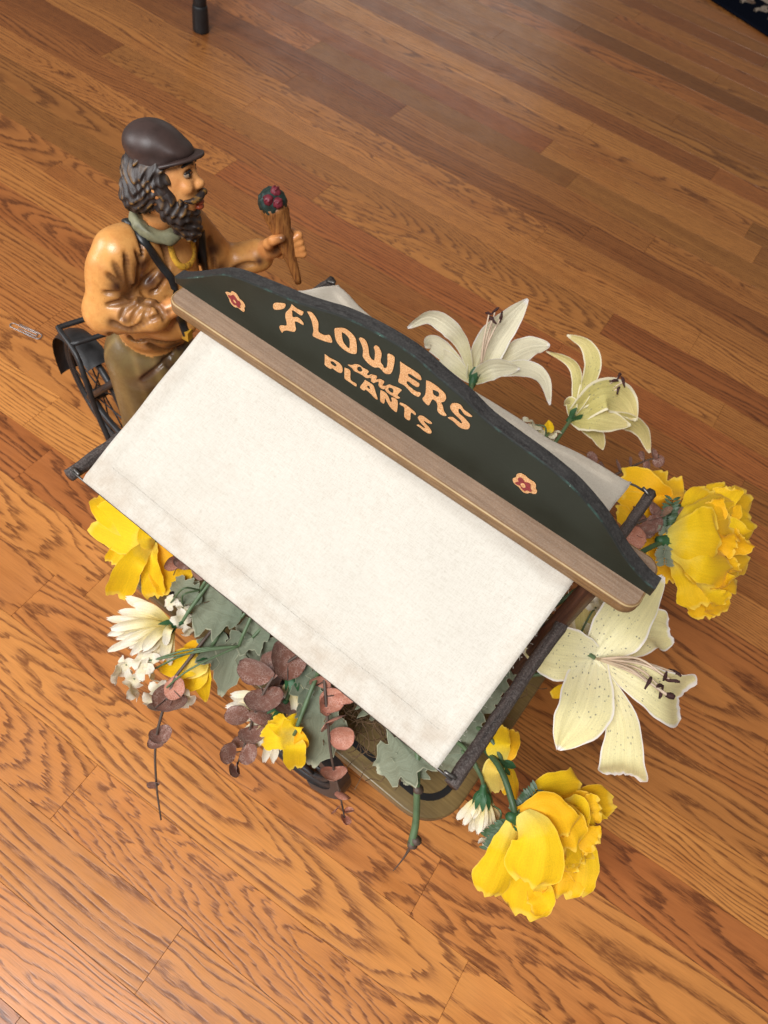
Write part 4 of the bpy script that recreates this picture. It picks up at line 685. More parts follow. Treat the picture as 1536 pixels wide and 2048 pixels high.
def bloom(name, label, cat, base, petals, mat, stem=None, group=None, calyx=True, prof='lily', cup=.2, ruf=.05, sr=.0022, stemmat='stem', notch=0., mats=None, fq=3., ridge=0., bend=.03, calsize=.007, pleat=0.):
    b = A3(base); o = empty(name, b, label, cat, group)
    for i, p in enumerate(petals):
        kw = dict(p[3]) if len(p) > 3 else {}; mt = kw.pop('m', mat); st = kw.pop('b', base)
        v1 = kw.pop('v1', []); v2 = kw.pop('v2', []); P = [A3(st)]+[A3(q) for q in list(v1)+[p[0]]+list(v2)+[p[1]]]; args = dict(prof=prof, cup=cup, ruf=ruf, notch=notch, fq=fq, ridge=ridge, pleat=pleat, seed=nxt()); args.update(kw)
        V, F, U = petal(P, p[2], **args); mesh('petal', V, F, M[mt], o, uv=U, off=b)
    if stem is not None:
        d = np.array(stem); stem_to(o, b, b, d, sr, stemmat, bend)
        if calyx:
            ax = unit(np.mean([A3(p[0]) for p in petals], 0)-b); ac = Acc(); s1 = unit(np.cross(ax, [.3, .4, .8])); s2 = np.cross(ax, s1)
            for k in range(5):
                a = 2*np.pi*k/5; dr = s1*math.cos(a)+s2*math.sin(a); ac.add(*petal([b-ax*calsize*.5, b+ax*calsize*.5+dr*calsize*.8, b+ax*calsize*1.6+dr*calsize*1.1], calsize*1.1, 'lance', .2, nrm=dr, nu=7, nv=5))
            ac.add(*tube([b-ax*calsize*.9, b+ax*calsize*.6], [calsize*.35, calsize*.75], 5, 8)); ac.out('calyx', M['calyx'], o, off=b)
    return o, b
def frill(o, b, pts, w, mats):
    for k, p in enumerate(pts):
        c0 = A3(p); d = unit(RNG.normal(0, 1, 3)+unit(c0-b)*1.6+unit(CAM_LOC-c0)*.5); V, F, U = petal([b*.35+c0*.65, c0, c0+d*w*.5], w*RNG.uniform(.7, 1.05), 'fan', RNG.uniform(-.4, .5), .22, RNG.uniform(-50, 50), seed=nxt(), notch=.08, fq=3.2); mesh('petal', V, F, M[mats[k % len(mats)]], o, uv=U, off=b)
def stamens(o, b, root, tips, bow=.01):
    r0 = A3(root)
    for k, t_ in enumerate(tips):
        e_ = A3(t_); mid = (r0+e_)/2+np.array([0, 0, bow*(1+.3*math.sin(k*2.1))])+RNG.normal(0, .002, 3)
        fl_ = mesh('filament', *tube([r0, mid, e_], [.0014, .0011, .0008], 12, 6)[:2], M['filament'], o, off=b)
        dd = unit(RNG.normal(0, 1, 3)+[.3, -.6, .2]); V, F, U = tube([e_-dd*.0065, e_-dd*.002+[0, 0, .001], e_+dd*.0065], [.0008, .0019, .0008], 8, 6); V += RNG.normal(0, .00025, V.shape); mesh('anther', V, F, M['anther'], fl_, off=b)
PL = (.12, 0, .19)
# --- the big open lily beside the right cross arm
o, b = bloom('lily', 'large open cream lily with dark speckles and maroon stamens beside the cart right end', 'flower', (1190, 1316, .298), [
 ((1120, 1308, .318), (1043, 1300, .305), .052, dict(cup=.25, twist=8)), ((1252, 1236, .318), (1326, 1152, .298), .054, dict(twist=-14, cup=.2)), ((1285, 1262, .292), (1342, 1262, .272), .044, dict(twist=10, prof='broad')),
 ((1278, 1362, .318), (1368, 1400, .288), .053, dict(prof='blunt', twist=-8, notch=.05, v2=[(1335, 1390, .314)])), ((1165, 1420, .312), (1116, 1500, .286), .050, dict(twist=10)), ((1240, 1430, .306), (1246, 1552, .270), .043, dict(prof='blunt', twist=-4, notch=.05, v2=[(1246, 1520, .298)]))], 'lily', (.17, .02, .2), ruf=.13, ridge=.06, cup=.30, calyx=False, fq=2.2, pleat=.010)
stamens(o, b, (1196, 1318, .302), [(1330, 1352, .345), (1345, 1362, .338), (1318, 1372, .342), (1350, 1345, .33), (1322, 1384, .335), (1296, 1366, .34)], .012)
mesh('pistil', *tube([b, A3((1270, 1348, .335)), A3((1338, 1392, .338))], [.0012, .0010, .0016], 14, 6)[:2], M['filament'], o, off=b); e_ = A3((1342, 1392, .338)); mesh('stigma', *tube([e_-[.004, .002, 0], e_, e_+[.003, 0, .001]], [.002, .0034, .002], 6, 7)[:2], M['anther'], o, off=b)
# --- two lilies standing behind the sign
o, b = bloom('lily', 'white lily seen from the side with tall upright petal behind the sign', 'flower', (946, 762, .30), [
 ((898, 655, .345), (815, 656, .33), .023, dict(twist=30, ruf=.14, prof='lance', v1=[(926, 690, .33)], v2=[(858, 634, .345)])), ((985, 682, .33), (1056, 598, .36), .039, dict(twist=-8, cup=.3)), ((1045, 700, .318), (1100, 690, .325), .032, dict(twist=30, ruf=.18)),
 ((1050, 737, .316), (1100, 810, .285), .019, dict(twist=10, ruf=.14, prof='lance', v1=[(995, 742, .318)], v2=[(1088, 758, .308)])), ((872, 690, .30), (850, 694, .285), .022, dict(ruf=.1)), ((890, 716, .30), (876, 712, .28), .02, dict(ruf=.1)), ((985, 738, .322), (1040, 738, .322), .026, dict(twist=-20))], 'lily_plain', (.06, .05, .2), ruf=.08, ridge=.06, calsize=.009)
stamens(o, b, (962, 730, .32), [(978, 628, .37), (990, 622, .37), (1002, 634, .365), (984, 640, .365)], .0)
o, b = bloom('lily', 'greenish yellow lily with drooping speckled petals rising behind the far roof edge', 'flower', (1144, 836, .285), [
 ((1146, 730, .325), (1092, 702, .315), .015, dict(twist=35, ruf=.14, prof='lance', v1=[(1154, 780, .31)])), ((1186, 728, .33), (1134, 670, .335), .020, dict(twist=15, ruf=.12, prof='lance', v1=[(1170, 785, .315)], v2=[(1172, 690, .335)])), ((1205, 790, .325), (1272, 842, .30), .040, dict(cup=.35, v2=[(1245, 802, .318)])),
 ((1235, 838, .30), (1300, 906, .26), .022, dict(twist=-25, ruf=.12, prof='lance', v2=[(1280, 858, .285)])), ((1192, 868, .278), (1206, 900, .262), .017, dict(ruf=.14)), ((1142, 805, .30), (1128, 810, .28), .014), ((1190, 838, .302), (1262, 850, .30), .034, dict(twist=20, ruf=.14))], 'lily_green', (.10, .05, .2), ruf=.08, ridge=.06, calsize=.008)
stamens(o, b, (1190, 800, .305), [(1238, 752, .345), (1228, 762, .34), (1246, 764, .34), (1236, 778, .33)], .004)
# --- big yellow peonies
o, b = bloom('peony', 'big yellow peony drooping over the floor at the lower right corner of the cart', 'flower', (1030, 1636, .262), [
 ((1058, 1720, .20), (1046, 1832, .165), .054, dict(m='yellow', ruf=.16, twist=-10)), ((1120, 1706, .205), (1112, 1792, .185), .050, dict(m='orange', ruf=.22)), ((1150, 1690, .21), (1148, 1788, .19), .040, dict(m='yellow', ruf=.22)),
 ((1130, 1660, .225), (1186, 1706, .205), .046, dict(m='orange', ruf=.25)), ((1120, 1610, .23), (1228, 1606, .215), .034, dict(m='orange', ruf=.28)), ((1130, 1620, .24), (1192, 1650, .23), .044, dict(m='orange', ruf=.25)), ((1120, 1640, .245), (1185, 1682, .232), .042, dict(m='yellow', ruf=.28)), ((1145, 1600, .235), (1168, 1588, .22), .034, dict(m='orange', ruf=.25)),
 ((1006, 1706, .23), (972, 1790, .20), .036, dict(ruf=.16, twist=14)), ((1095, 1585, .25), (1160, 1574, .235), .036, dict(ruf=.2, twist=-20)), ((1100, 1640, .262), (1140, 1700, .25), .052, dict(m='orange', ruf=.2)), ((1074, 1680, .280), (1060, 1768, .256), .052, dict(ruf=.08, cup=-.3, m='yellow', b=(1046, 1624, .272))), ((1095, 1620, .275), (1126, 1672, .262), .040, dict(ruf=.2, cup=-.2, m='orange'))], 'yellow', (.19, -.06, .2), prof='fan', cup=-.26, ruf=.13, notch=.07, fq=3.0, pleat=.012, stemmat='stem_dark', sr=.003, calsize=.010)
frill(o, b, [(1120, 1650, .255), (1150, 1640, .25), (1160, 1665, .24), (1140, 1690, .235), (1165, 1620, .24), (1150, 1610, .245), (1130, 1720, .22), (1175, 1640, .235), (1110, 1755, .20), (1090, 1790, .19)], .034, ['orange', 'yellow', 'orange', 'yellow'])
o, b = bloom('peony', 'full yellow peony facing right beyond the right end of the sign', 'flower', (1330, 1082, .285), [
 ((1400, 1190, .235), (1412, 1236, .215), .040, dict(m='orange', ruf=.22)), ((1420, 1190, .25), (1444, 1226, .23), .030, dict(m='orange', ruf=.25)), ((1440, 1060, .26), (1508, 1052, .25), .048, dict(ruf=.22, m='yellow')), ((1430, 1020, .265), (1500, 992, .255), .040, dict(ruf=.25, m='orange')), ((1420, 1010, .275), (1448, 968, .275), .034, dict(ruf=.22, m='yellow')), ((1440, 1120, .26), (1492, 1110, .245), .044, dict(ruf=.25, m='orange')), ((1430, 1150, .27), (1474, 1150, .255), .042, dict(ruf=.22, m='orange')),
 ((1380, 1150, .262), (1404, 1212, .245), .046, dict(ruf=.18, twist=10)), ((1382, 1030, .28), (1420, 980, .28), .040, dict(ruf=.16)), ((1380, 1085, .302), (1432, 1095, .300), .088, dict(ruf=.08, cup=-.4, m='yellow')), ((1410, 1060, .296), (1462, 1050, .285), .050, dict(ruf=.24, m='orange')), ((1405, 1130, .295), (1458, 1132, .28), .046, dict(ruf=.24, m='yellow')), ((1395, 1020, .298), (1470, 1005, .285), .032, dict(ruf=.25, m='yellow', twist=30))], 'yellow', (.17, .05, .2), prof='fan', cup=-.3, ruf=.13, notch=.07, fq=3.0, pleat=.012, stemmat='stem_dark', sr=.003, calsize=.012)
frill(o, b, [(1430, 1030, .29), (1450, 1000, .285), (1460, 1060, .28), (1470, 1090, .27), (1450, 1130, .275), (1440, 1160, .27), (1425, 1190, .26), (1460, 1030, .285), (1440, 1085, .29)], .034, ['orange', 'yellow', 'yellow', 'orange'])
bloom('poppy', 'shaded yellow flower with wide petals tucked behind the far roof corner', 'flower', (1330, 1030, .235), [((1290, 990, .26), (1238, 955, .25), .050, dict(ruf=.14)), ((1320, 995, .262), (1342, 952, .255), .048, dict(ruf=.18, notch=.2)), ((1290, 1030, .25), (1238, 1010, .24), .046, dict(ruf=.15)), ((1370, 1000, .25), (1378, 985, .24), .03, dict(m='paleyel', ruf=.25)), ((1310, 1070, .245), (1300, 1110, .23), .036), ((1330, 1110, .24), (1340, 1165, .225), .034, dict(ruf=.2))], 'orange', (.16, .08, .2), prof='broad', ruf=.12, notch=.1, calyx=False)
# --- yellow iris at the left eave
bloom('iris', 'bright yellow iris with ruffled falls under the left end of the near eave', 'flower', (312, 1082, .225), [((330, 1130, .215), (356, 1172, .20), .046, dict(m='orange')), ((248, 1090, .215), (222, 1126, .20), .018), ((262, 1062, .232), (188, 1036, .21), .050, dict(ruf=.12, prof='broad', twist=12)), ((230, 1020, .225), (208, 985, .215), .040, dict(ruf=.1, prof='broad')), ((298, 1120, .225), (312, 1194, .195), .026, dict(ruf=.22, twist=-25)), ((268, 1122, .235), (232, 1192, .195), .030, dict(ruf=.16, twist=10)), ((300, 1075, .242), (330, 1040, .235), .034)], 'yellow', (-.13, -.05, .2), prof='blunt', ruf=.12, cup=.18, notch=.1, stemmat='stem_dark', calyx=False)
# --- cream chrysanthemums
def mum(label, base, tips, w=.0095, stem=(0, 0, .2), inner=14, lift=.012, matn='mum'):
    b = A3(base); o = empty('chrysanthemum', b, label, 'flower', 'cream chrysanthemums'); T_ = [A3(t_) for t_ in tips]
    for i, t_ in enumerate(T_):
        mid = b*.5+t_*.5+np.array([0, 0, lift*(.6+.5*math.sin(i*1.7))]); V, F, U = petal([b+(t_-b)*.08, mid, t_], w*RNG.uniform(.85, 1.15), 'strap', RNG.uniform(.3, .7), .10, RNG.uniform(-25, 25), nu=12, nv=7, seed=nxt(), notch=.2); mesh('petal', V, F, M[matn], o, uv=U, off=b)
    for i in range(inner):
        q = RNG.dirichlet(np.ones(len(T_))*.6); t_ = (np.array(T_)*q[:, None]).sum(0); t_ = b+(t_-b)*RNG.uniform(.95, 1.2)+RNG.normal(0, .003, 3)+[0, 0, RNG.uniform(-.012, .010)]; mid = b*.5+t_*.5+np.array([0, 0, lift*.4]); V, F, U = petal([b+(t_-b)*.1, mid, t_], w*RNG.uniform(.75, 1.05), 'strap', .5, .12, RNG.uniform(-40, 40), nu=12, nv=7, seed=nxt(), notch=.2); mesh('petal', V, F, M[matn], o, uv=U, off=b)
    ax = unit(np.mean(T_, 0)-b); s1 = unit(np.cross(ax, [.2, .3, .9])); s2 = np.cross(ax, s1); ac = Acc()
    for k in range(9): a = 2*np.pi*k/9; dr = s1*math.cos(a)+s2*math.sin(a); ac.add(*petal([b-ax*.004, b+ax*.003+dr*.007, b+ax*.013+dr*.0095], .006, 'lance', .1, nrm=dr, nu=7, nv=5))
    ac.add(*tube([b-ax*.010, b-ax*.002, b+ax*.004], [.0022, .004, .0065], 7, 8)); ac.out('calyx', M['calyx'], o, off=b); stem_to(o, b, b-ax*.008, stem, .002, 'stem'); return o
mum('cream chrysanthemum with long petals facing left below the yellow iris', (348, 1250, .205), [(252, 1196, .20), (268, 1210, .21), (238, 1222, .205), (214, 1238, .19), (222, 1258, .205), (216, 1270, .19), (216, 1302, .185), (240, 1292, .20), (262, 1310, .195), (285, 1300, .205), (300, 1330, .185), (325, 1322, .19), (330, 1290, .205), (340, 1330, .18)], stem=(-.10, -.04, .2), inner=22)
mum('cream chrysanthemum hanging down below the right crossbar end', (966, 1586, .235), [(914, 1638, .205), (928, 1650, .21), (940, 1662, .205), (955, 1668, .215), (968, 1668, .20), (985, 1660, .21), (1000, 1640, .20), (1008, 1665, .19), (960, 1640, .22), (945, 1635, .222)], .0085, (.16, -.08, .2), 14, .004)
mum('cream chrysanthemum half hidden behind round brown leaves and the small pansy', (560, 1412, .19), [(452, 1412, .18), (462, 1392, .19), (470, 1440, .175), (476, 1480, .17), (500, 1500, .17), (528, 1524, .165), (546, 1526, .165), (560, 1500, .175), (470, 1400, .185)], .011, (.0, -.06, .2), 10, .006)
mum('cream chrysanthemum peeping out under the middle of the near eave', (585, 1352, .21), [(600, 1440, .18), (612, 1432, .185), (590, 1425, .18), (578, 1440, .175), (606, 1405, .195), (560, 1400, .19)], .009, (.02, -.05, .2), 6, .004)
mum('small cream chrysanthemum close under the left half of the near eave', (520, 1205, .24), [(480, 1215, .225), (470, 1198, .23), (495, 1222, .22), (508, 1224, .222), (470, 1180, .24), (440, 1170, .235)], .009, (-.04, -.04, .2), 6, .004)
# --- tiny white blossoms on thin arching stems
def blossom(o, b, c, r, nrm, n=4, mat='white'):
    n_ = unit(nrm); s1 = unit(np.cross(n_, [.3, .5, .7])); s2 = np.cross(n_, s1); a0 = RNG.uniform(0, 6)
    for k in range(n):
        a = a0+2*np.pi*k/n; d = s1*math.cos(a)+s2*math.sin(a); V, F, U = petal([c, c+d*r*.55+n_*r*.18, c+d*r-n_*r*.15], r*.95, 'round', .25, .10, nrm=n_, nu=9, nv=7, seed=nxt(), notch=.1); mesh('petal', V, F, M[mat], o, uv=U, off=b)
def spray(label, root, pts, r, n=4, mat='white', stem=(0, 0, .2), name='blossom_spray', group='white blossom sprays', flip=.4):
    b = A3(root); o = empty(name, b, label, 'flower', group)
    for k_, p in enumerate(pts):
        c = A3(p[:3]); nr = unit(unit(c-b)*flip+unit(CAM_LOC-c)*RNG.uniform(.2, .9)+RNG.normal(0, .35, 3)); blossom(o, b, c, r*RNG.uniform(.85, 1.15), nr, n, mat)
        if k_ % 3 == 0: mesh('stem', *tube([b, (b+c)/2+[0, 0, .016]+RNG.normal(0, .006, 3), c], .0010, 14, 5)[:2], M['stem'], o, off=b)
    stem_to(o, b, b, stem, .0018); return o
spray('spray of tiny white blossoms hanging lowest at the left, below the chrysanthemum', (478, 1292, .215), [(252, 1330, .175), (284, 1318, .185), (300, 1345, .18), (268, 1358, .17), (262, 1382, .165), (318, 1378, .17), (308, 1400, .165), (368, 1398, .17), (240, 1345, .17), (300, 1322, .19), (288, 1338, .188)], .0115, 4, stem=(-.06, -.05, .2))
spray('few small white blossoms just under the left part of the near eave', (400, 1180, .23), [(342, 1205, .215), (362, 1238, .21), (378, 1260, .2), (366, 1215, .215)], .010, 4, stem=(-.1, -.04, .2))
spray('pale blossoms and a yellow bud showing behind the sign beside the far roof panel', (1085, 900, .27), [(1065, 850, .29), (1072, 862, .285), (1103, 872, .285), (1096, 890, .275), (1058, 868, .28)], .013, 5, 'lily_plain', (.08, .06, .2))
spray('tiny white blossoms hanging below the drooping chrysanthemum', (985, 1610, .22), [(985, 1676, .185), (1000, 1668, .185), (972, 1684, .18)], .009, 4, stem=(.16, -.08, .2))
spray('cream blossoms caught between the lily and the right crossbar', (1150, 1290, .26), [(1192, 1215, .285), (1202, 1205, .285), (1184, 1206, .28)], .011, 4, stem=(.14, 0, .2))
# --- small yellow flowers
bloom('pansy', 'small yellow pansy in front of the round brown eucalyptus leaves', 'flower', (588, 1470, .20), [((556, 1472, .208), (524, 1478, .195), .024, dict(ruf=.16)), ((560, 1450, .212), (546, 1436, .205), .018), ((585, 1452, .212), (598, 1446, .205), .020, dict(ruf=.2)), ((588, 1498, .204), (592, 1536, .18), .022, dict(ruf=.12)), ((600, 1480, .205), (606, 1500, .19), .014, dict(m='orange'))], 'yellow', (.03, -.07, .2), prof='broad', ruf=.12, calyx=False, notch=.1)
bloom('daffodil', 'yellow flower with pointed petals below the white blossoms at left', 'flower', (412, 1312, .185), [((372, 1326, .188), (318, 1340, .165), .030, dict(ruf=.12)), ((385, 1350, .18), (356, 1378, .16), .030, dict(ruf=.1)), ((404, 1355, .178), (412, 1404, .15), .018, dict(ruf=.1)), ((392, 1300, .19), (366, 1296, .178), .02, dict(m='orange')), ((395, 1330, .192), (368, 1356, .178), .022, dict(m='paleyel'))], 'yellow', (-.06, -.06, .2), prof='lance', ruf=.1, calsize=.008)
bloom('pansy', 'yellow two petalled flower beside the lower end of the right crossbar', 'flower', (1004, 1526, .25), [((996, 1490, .262), (1000, 1452, .255), .022, dict(ruf=.1)), ((1018, 1492, .255), (1026, 1460, .245), .018, dict(m='orange')), ((988, 1545, .25), (994, 1584, .225), .022, dict(m='paleyel', ruf=.1)), ((1022, 1552, .24), (1030, 1604, .215), .014, dict(ruf=.16, twist=40)), ((1012, 1560, .235), (1018, 1590, .22), .014, dict(m='orange'))], 'yellow', (.17, -.06, .2), prof='broad', ruf=.1, notch=.1, calsize=.007, cup=-.1)
bloom('pansy', 'small yellow flower hanging under the left petal of the speckled lily', 'flower', (1178, 1362, .25), [((1140, 1376, .255), (1102, 1390, .245), .012, dict(ruf=.15)), ((1160, 1390, .245), (1172, 1428, .225), .022, dict(ruf=.15, m='orange')), ((1180, 1350, .262), (1160, 1345, .262), .022), ((1150, 1365, .262), (1135, 1368, .26), .014)], 'yellow', (.17, -.02, .2), prof='broad', ruf=.12, calyx=False)
bloom('lily', 'pale yellow folded lily tucked under the sign end behind the speckled lily', 'flower', (1205, 1292, .262), [((1180, 1245, .28), (1172, 1196, .275), .036), ((1160, 1265, .272), (1140, 1228, .265), .026, dict(m='lily_plain')), ((1215, 1240, .275), (1222, 1200, .27), .03, dict(m='lily_plain'))], 'lily_green', (.16, .0, .2), ruf=.08, ridge=.06, calyx=False)
bloom('bud', 'small closed yellow bud beside the base of the greenish lily', 'bud', (1098, 866, .288), [((1100, 856, .295), (1097, 840, .30), .009, dict(cup=.8)), ((1094, 856, .293), (1096, 842, .296), .008, dict(cup=-.8))], 'yellow', (.09, .05, .2), prof='lance', ruf=.02, calyx=False, sr=.0015)
# --- eucalyptus sprigs: round leaves in pairs on a woody stem
def euc(label, pts, leaves, mat, stem=None, twig=.0014, root=None, name='eucalyptus_sprig'):
    P = [A3(p) for p in pts]; b = P[0]; o = empty(name, b, label, 'sprig', 'eucalyptus sprigs'); SP = spline(P, 60)
    if root is not None: SP = np.vstack([spline([np.array(root), (np.array(root)+b)/2+[0, 0, .02], b], 12)[:-1], SP])
    V, F, U = tube(SP, [twig*1.3, twig, twig*.6], None, 6); mesh('stem', V, F, M['stem_brown'], o, off=b)
    for lf in leaves:
        x, y, z, r, tw = lf[:5]; mt = lf[5] if len(lf) > 5 else mat; cc = A3((x, y, z)); j = np.argmin(np.linalg.norm(SP-cc, axis=1)); p0 = SP[j]; d = cc-p0
        if np.linalg.norm(d) < r*.45: d = unit(RNG.normal(0, 1, 3))*r*.5
        d = unit(d); n0 = unit(unit(CAM_LOC-cc)+RNG.normal(0, .25, 3)); V, F, U = petal([cc-d*r*1.0, cc+n0*r*.1, cc+d*r*1.0], r*1.95, 'round', RNG.uniform(.15, .5)*RNG.choice([-1, 1, 1]), .05, tw, nrm=n0, nu=14, nv=11, seed=nxt(), ridge=.014, veins=.006); mesh('leaf', V, F, M[mt], o, uv=U, off=b)
        mesh('leaf_stalk', *tube([p0, cc-d*r*.97], .0006, 3, 4)[:2], M['stem_brown'], o, off=b)
    return o
euc('sprig of overlapping round brown eucalyptus leaves hanging below the near eave', [(612, 1300, .235), (560, 1338, .225), (520, 1400, .205), (492, 1480, .175), (468, 1548, .15)], [(596, 1290, .228, .0165, 10), (572, 1320, .232, .020, -10), (540, 1330, .218, .016, 20), (512, 1340, .225, .0185, 15), (566, 1402, .195, .0165, 30), (548, 1372, .198, .014, 0), (528, 1400, .215, .0195, -8), (520, 1424, .19, .016, 30), (474, 1432, .195, .0125, 12), (500, 1438, .18, .012, 30), (504, 1470, .19, .0140, -10), (484, 1482, .17, .011, 40), (456, 1506, .178, .0105, 10), (498, 1508, .176, .0112, -20), (466, 1542, .165, .0075, 25), (474, 1536, .16, .0065, -30)], 'euc', root=(.0, -.05, .2))
euc('nearly bare dark eucalyptus twig hanging lowest at the left over the floor', [(352, 1352, .19), (326, 1420, .175), (311, 1490, .15), (313, 1570, .12), (322, 1640, .095)], [(338, 1402, .182, .017, 10), (350, 1376, .188, .012, 20, 'euc_red'), (320, 1412, .178, .012, 50), (322, 1470, .16, .0115, 35), (312, 1484, .155, .0085, -40), (306, 1568, .122, .0065, 60)], 'euc', root=(-.07, -.05, .2))
o = euc('rosy eucalyptus sprig trailing in front of the platform edge', [(648, 1350, .235), (655, 1440, .215), (664, 1520, .185), (680, 1590, .155), (690, 1640, .135)], [(640, 1362, .232, .011, 30), (664, 1402, .225, .0125, 20), (650, 1412, .222, .010, 50), (664, 1442, .215, .0145, 58), (684, 1474, .205, .0125, -30), (668, 1548, .185, .0135, 20), (686, 1590, .16, .0085, 30), (672, 1618, .15, .0070, 60), (690, 1640, .14, .0065, 30), (698, 1622, .142, .0055, 60), (690, 1388, .228, .011, 65)], 'euc_red', root=(.04, -.06, .2))
euc('thin grey eucalyptus twig sticking out past the far roof corner', [(1200, 965, .24), (1250, 940, .25), (1290, 922, .255), (1322, 914, .258)], [(1205, 935, .25, .0085, 60), (1218, 950, .245, .0075, 50), (1236, 930, .258, .008, 60), (1250, 955, .245, .007, 55), (1262, 925, .26, .0075, 62), (1272, 944, .25, .007, 58), (1286, 912, .262, .007, 60), (1296, 930, .252, .007, 60), (1308, 908, .262, .0075, 40), (1318, 922, .255, .008, 30), (1182, 918, .245, .009, 55)], 'euc', root=(.1, .06, .2))
euc('dark brown eucalyptus leaves gathered behind the sign end by the peony', [(1262, 1052, .27), (1290, 1040, .275), (1330, 1025, .275), (1350, 1012, .27)], [(1268, 1074, .275, .014, 20, 'euc_red'), (1290, 1062, .278, .012, 50), (1306, 1050, .282, .013, 40), (1322, 1030, .285, .015, 30), (1340, 1046, .278, .013, 60), (1350, 1020, .28, .011, 50), (1280, 1028, .272, .011, 60), (1312, 1018, .272, .010, 60)], 'euc', root=(.15, .06, .2))
euc('dark eucalyptus leaves in the shade under the near eave by the iris', [(420, 1160, .25), (380, 1130, .24), (352, 1105, .235)], [(372, 1118, .24, .013, 50), (356, 1098, .24, .012, 60), (392, 1140, .245, .012, 40), (345, 1125, .235, .010, 60, 'euc_red')], 'euc', root=(-.07, -.03, .2))
# --- grey green lobed leaves
def leafy(label, spines, root, w=1.):
    b = A3(spines[0][0]); o = empty('dusty_leaf_stem', b, label, 'leaf', 'grey green leaves')
    for sp in spines:
        V, F, U = petal([A3(p) for p in sp[:3]], sp[3], 'lobed', sp[4] if len(sp) > 4 else .25, .16, sp[5] if len(sp) > 5 else 0, nu=26, nv=11, seed=nxt(), fq=2.2, ridge=.04, veins=.014); mesh('leaf', V, F, M['sage'], o, uv=U, off=b)
    stem_to(o, b, b, root, .0018, 'stem', .015); return o
leafy('broad grey green leaf behind the left chrysanthemum, just under the near eave', [((482, 1236, .225), (425, 1218, .222), (352, 1196, .19), .050), ((440, 1260, .21), (430, 1300, .195), (452, 1330, .18), .034), ((402, 1205, .222), (372, 1182, .22), (346, 1158, .20), .024)], (-.05, -.05, .2))
leafy('grey green leaves filling the gap between blossoms and round leaves', [((505, 1275, .215), (470, 1300, .20), (440, 1392, .16), .030), ((540, 1262, .225), (500, 1270, .215), (470, 1258, .2), .036), ((560, 1290, .22), (520, 1300, .205), (480, 1350, .18), .034)], (-.02, -.05, .2))
leafy('large ribbed grey green leaf between the pansy and the rosy sprig', [((612, 1376, .215), (640, 1436, .205), (622, 1532, .155), .046, .3), ((640, 1330, .23), (642, 1360, .225), (652, 1400, .205), .026), ((600, 1330, .22), (625, 1390, .205), (660, 1440, .185), .036)], (.04, -.06, .2))
leafy('scalloped grey green leaf spreading under the lower corner of the near roof panel', [((838, 1480, .235), (812, 1510, .235), (752, 1538, .205), .048), ((835, 1500, .232), (825, 1530, .225), (806, 1566, .205), .034), ((725, 1378, .23), (745, 1402, .225), (768, 1432, .205), .032)], (.09, -.07, .2))
leafy('grey green leaves in the gap beside the right crossbar', [((955, 1420, .25), (930, 1470, .25), (935, 1510, .235), .040), ((1010, 1330, .26), (975, 1380, .255), (955, 1430, .24), .036), ((1060, 1280, .27), (1030, 1320, .265), (1000, 1350, .25), .036), ((935, 1495, .24), (905, 1520, .232), (895, 1550, .21), .03)], (.15, -.03, .2))
# bare green stem with a brown twig end, and loose flower stems
b = A3((836, 1480, .24)); o = empty('bare_stem', b, 'bare green flower stem with a brown broken tip hanging over the platform edge', 'stem')
P = [b, A3((834, 1560, .225)), A3((832, 1640, .20)), A3((822, 1692, .185))]; mesh('stem', *tube(P, [.0030, .0032, .0034, .0040], 22, 8)[:2], M['stem'], o, off=b)
for q in ((834, 1580, .221), (830, 1682, .189), (822, 1690, .186)): c0 = A3(q); mesh('node', *tube([c0-[0, 0, .003], c0+[.001, .001, .003]], [.0035, .005], 4, 8)[:2], M['stem_brown'], o, off=b)
mesh('twig_tip', *tube([A3((822, 1692, .185)), A3((806, 1718, .17)), A3((786, 1742, .16))], [.0016, .0008, .0004], 10, 6)[:2], M['stem_brown'], o, off=b); mesh('stem', *tube([b, b*.5+np.array([.05, -.03, .115])+[0, 0, .01], [.10, -.06, .2]], .003, 10, 7)[:2], M['stem'], o, off=b)
# fringed leaflets behind the peonies
for lab, ctr, pts in (('feathery green collar leaf behind the drooping lower peony', (1032, 1636, .262), [(988, 1690, .215), (978, 1676, .215), (1000, 1668, .22), (1062, 1592, .262), (1075, 1580, .262), (1040, 1608, .262), (978, 1700, .208)]), ('feathery green collar leaf behind the right peony', (1332, 1082, .285), [(1345, 1000, .285), (1340, 1015, .285), (1335, 1035, .288), (1332, 1055, .29), (1328, 1095, .285), (1326, 1112, .28), (1330, 1128, .275), (1350, 1012, .28)])):
    b = A3(ctr); o = empty('collar_leaf', b, lab, 'leaf', 'feathery collar leaves')
    for p in pts:
        e_ = A3(p); ac = Acc(); d_ = e_-b; s_ = unit(np.cross(d_, CAM_LOC-b)); ac.add(*tube([b, b+d_*.5+[0, 0, .003], e_], [.0012, .0009, .0005], 8, 5))
        for k in range(4, 11):
            for sg_ in (-1, 1): c0 = b+d_*k/10.; ac.add(*petal([c0, c0+s_*sg_*.0045+d_*.05, c0+s_*sg_*.0085+d_*.12+[0, 0, RNG.normal(0, .002)]], .0034, 'lance', .1, nu=5, nv=3))
        ac.out('leaflet', M['sage'] if ctr[0] > 1300 and p[1] > 1050 else M['stem_dark'], o, off=b)

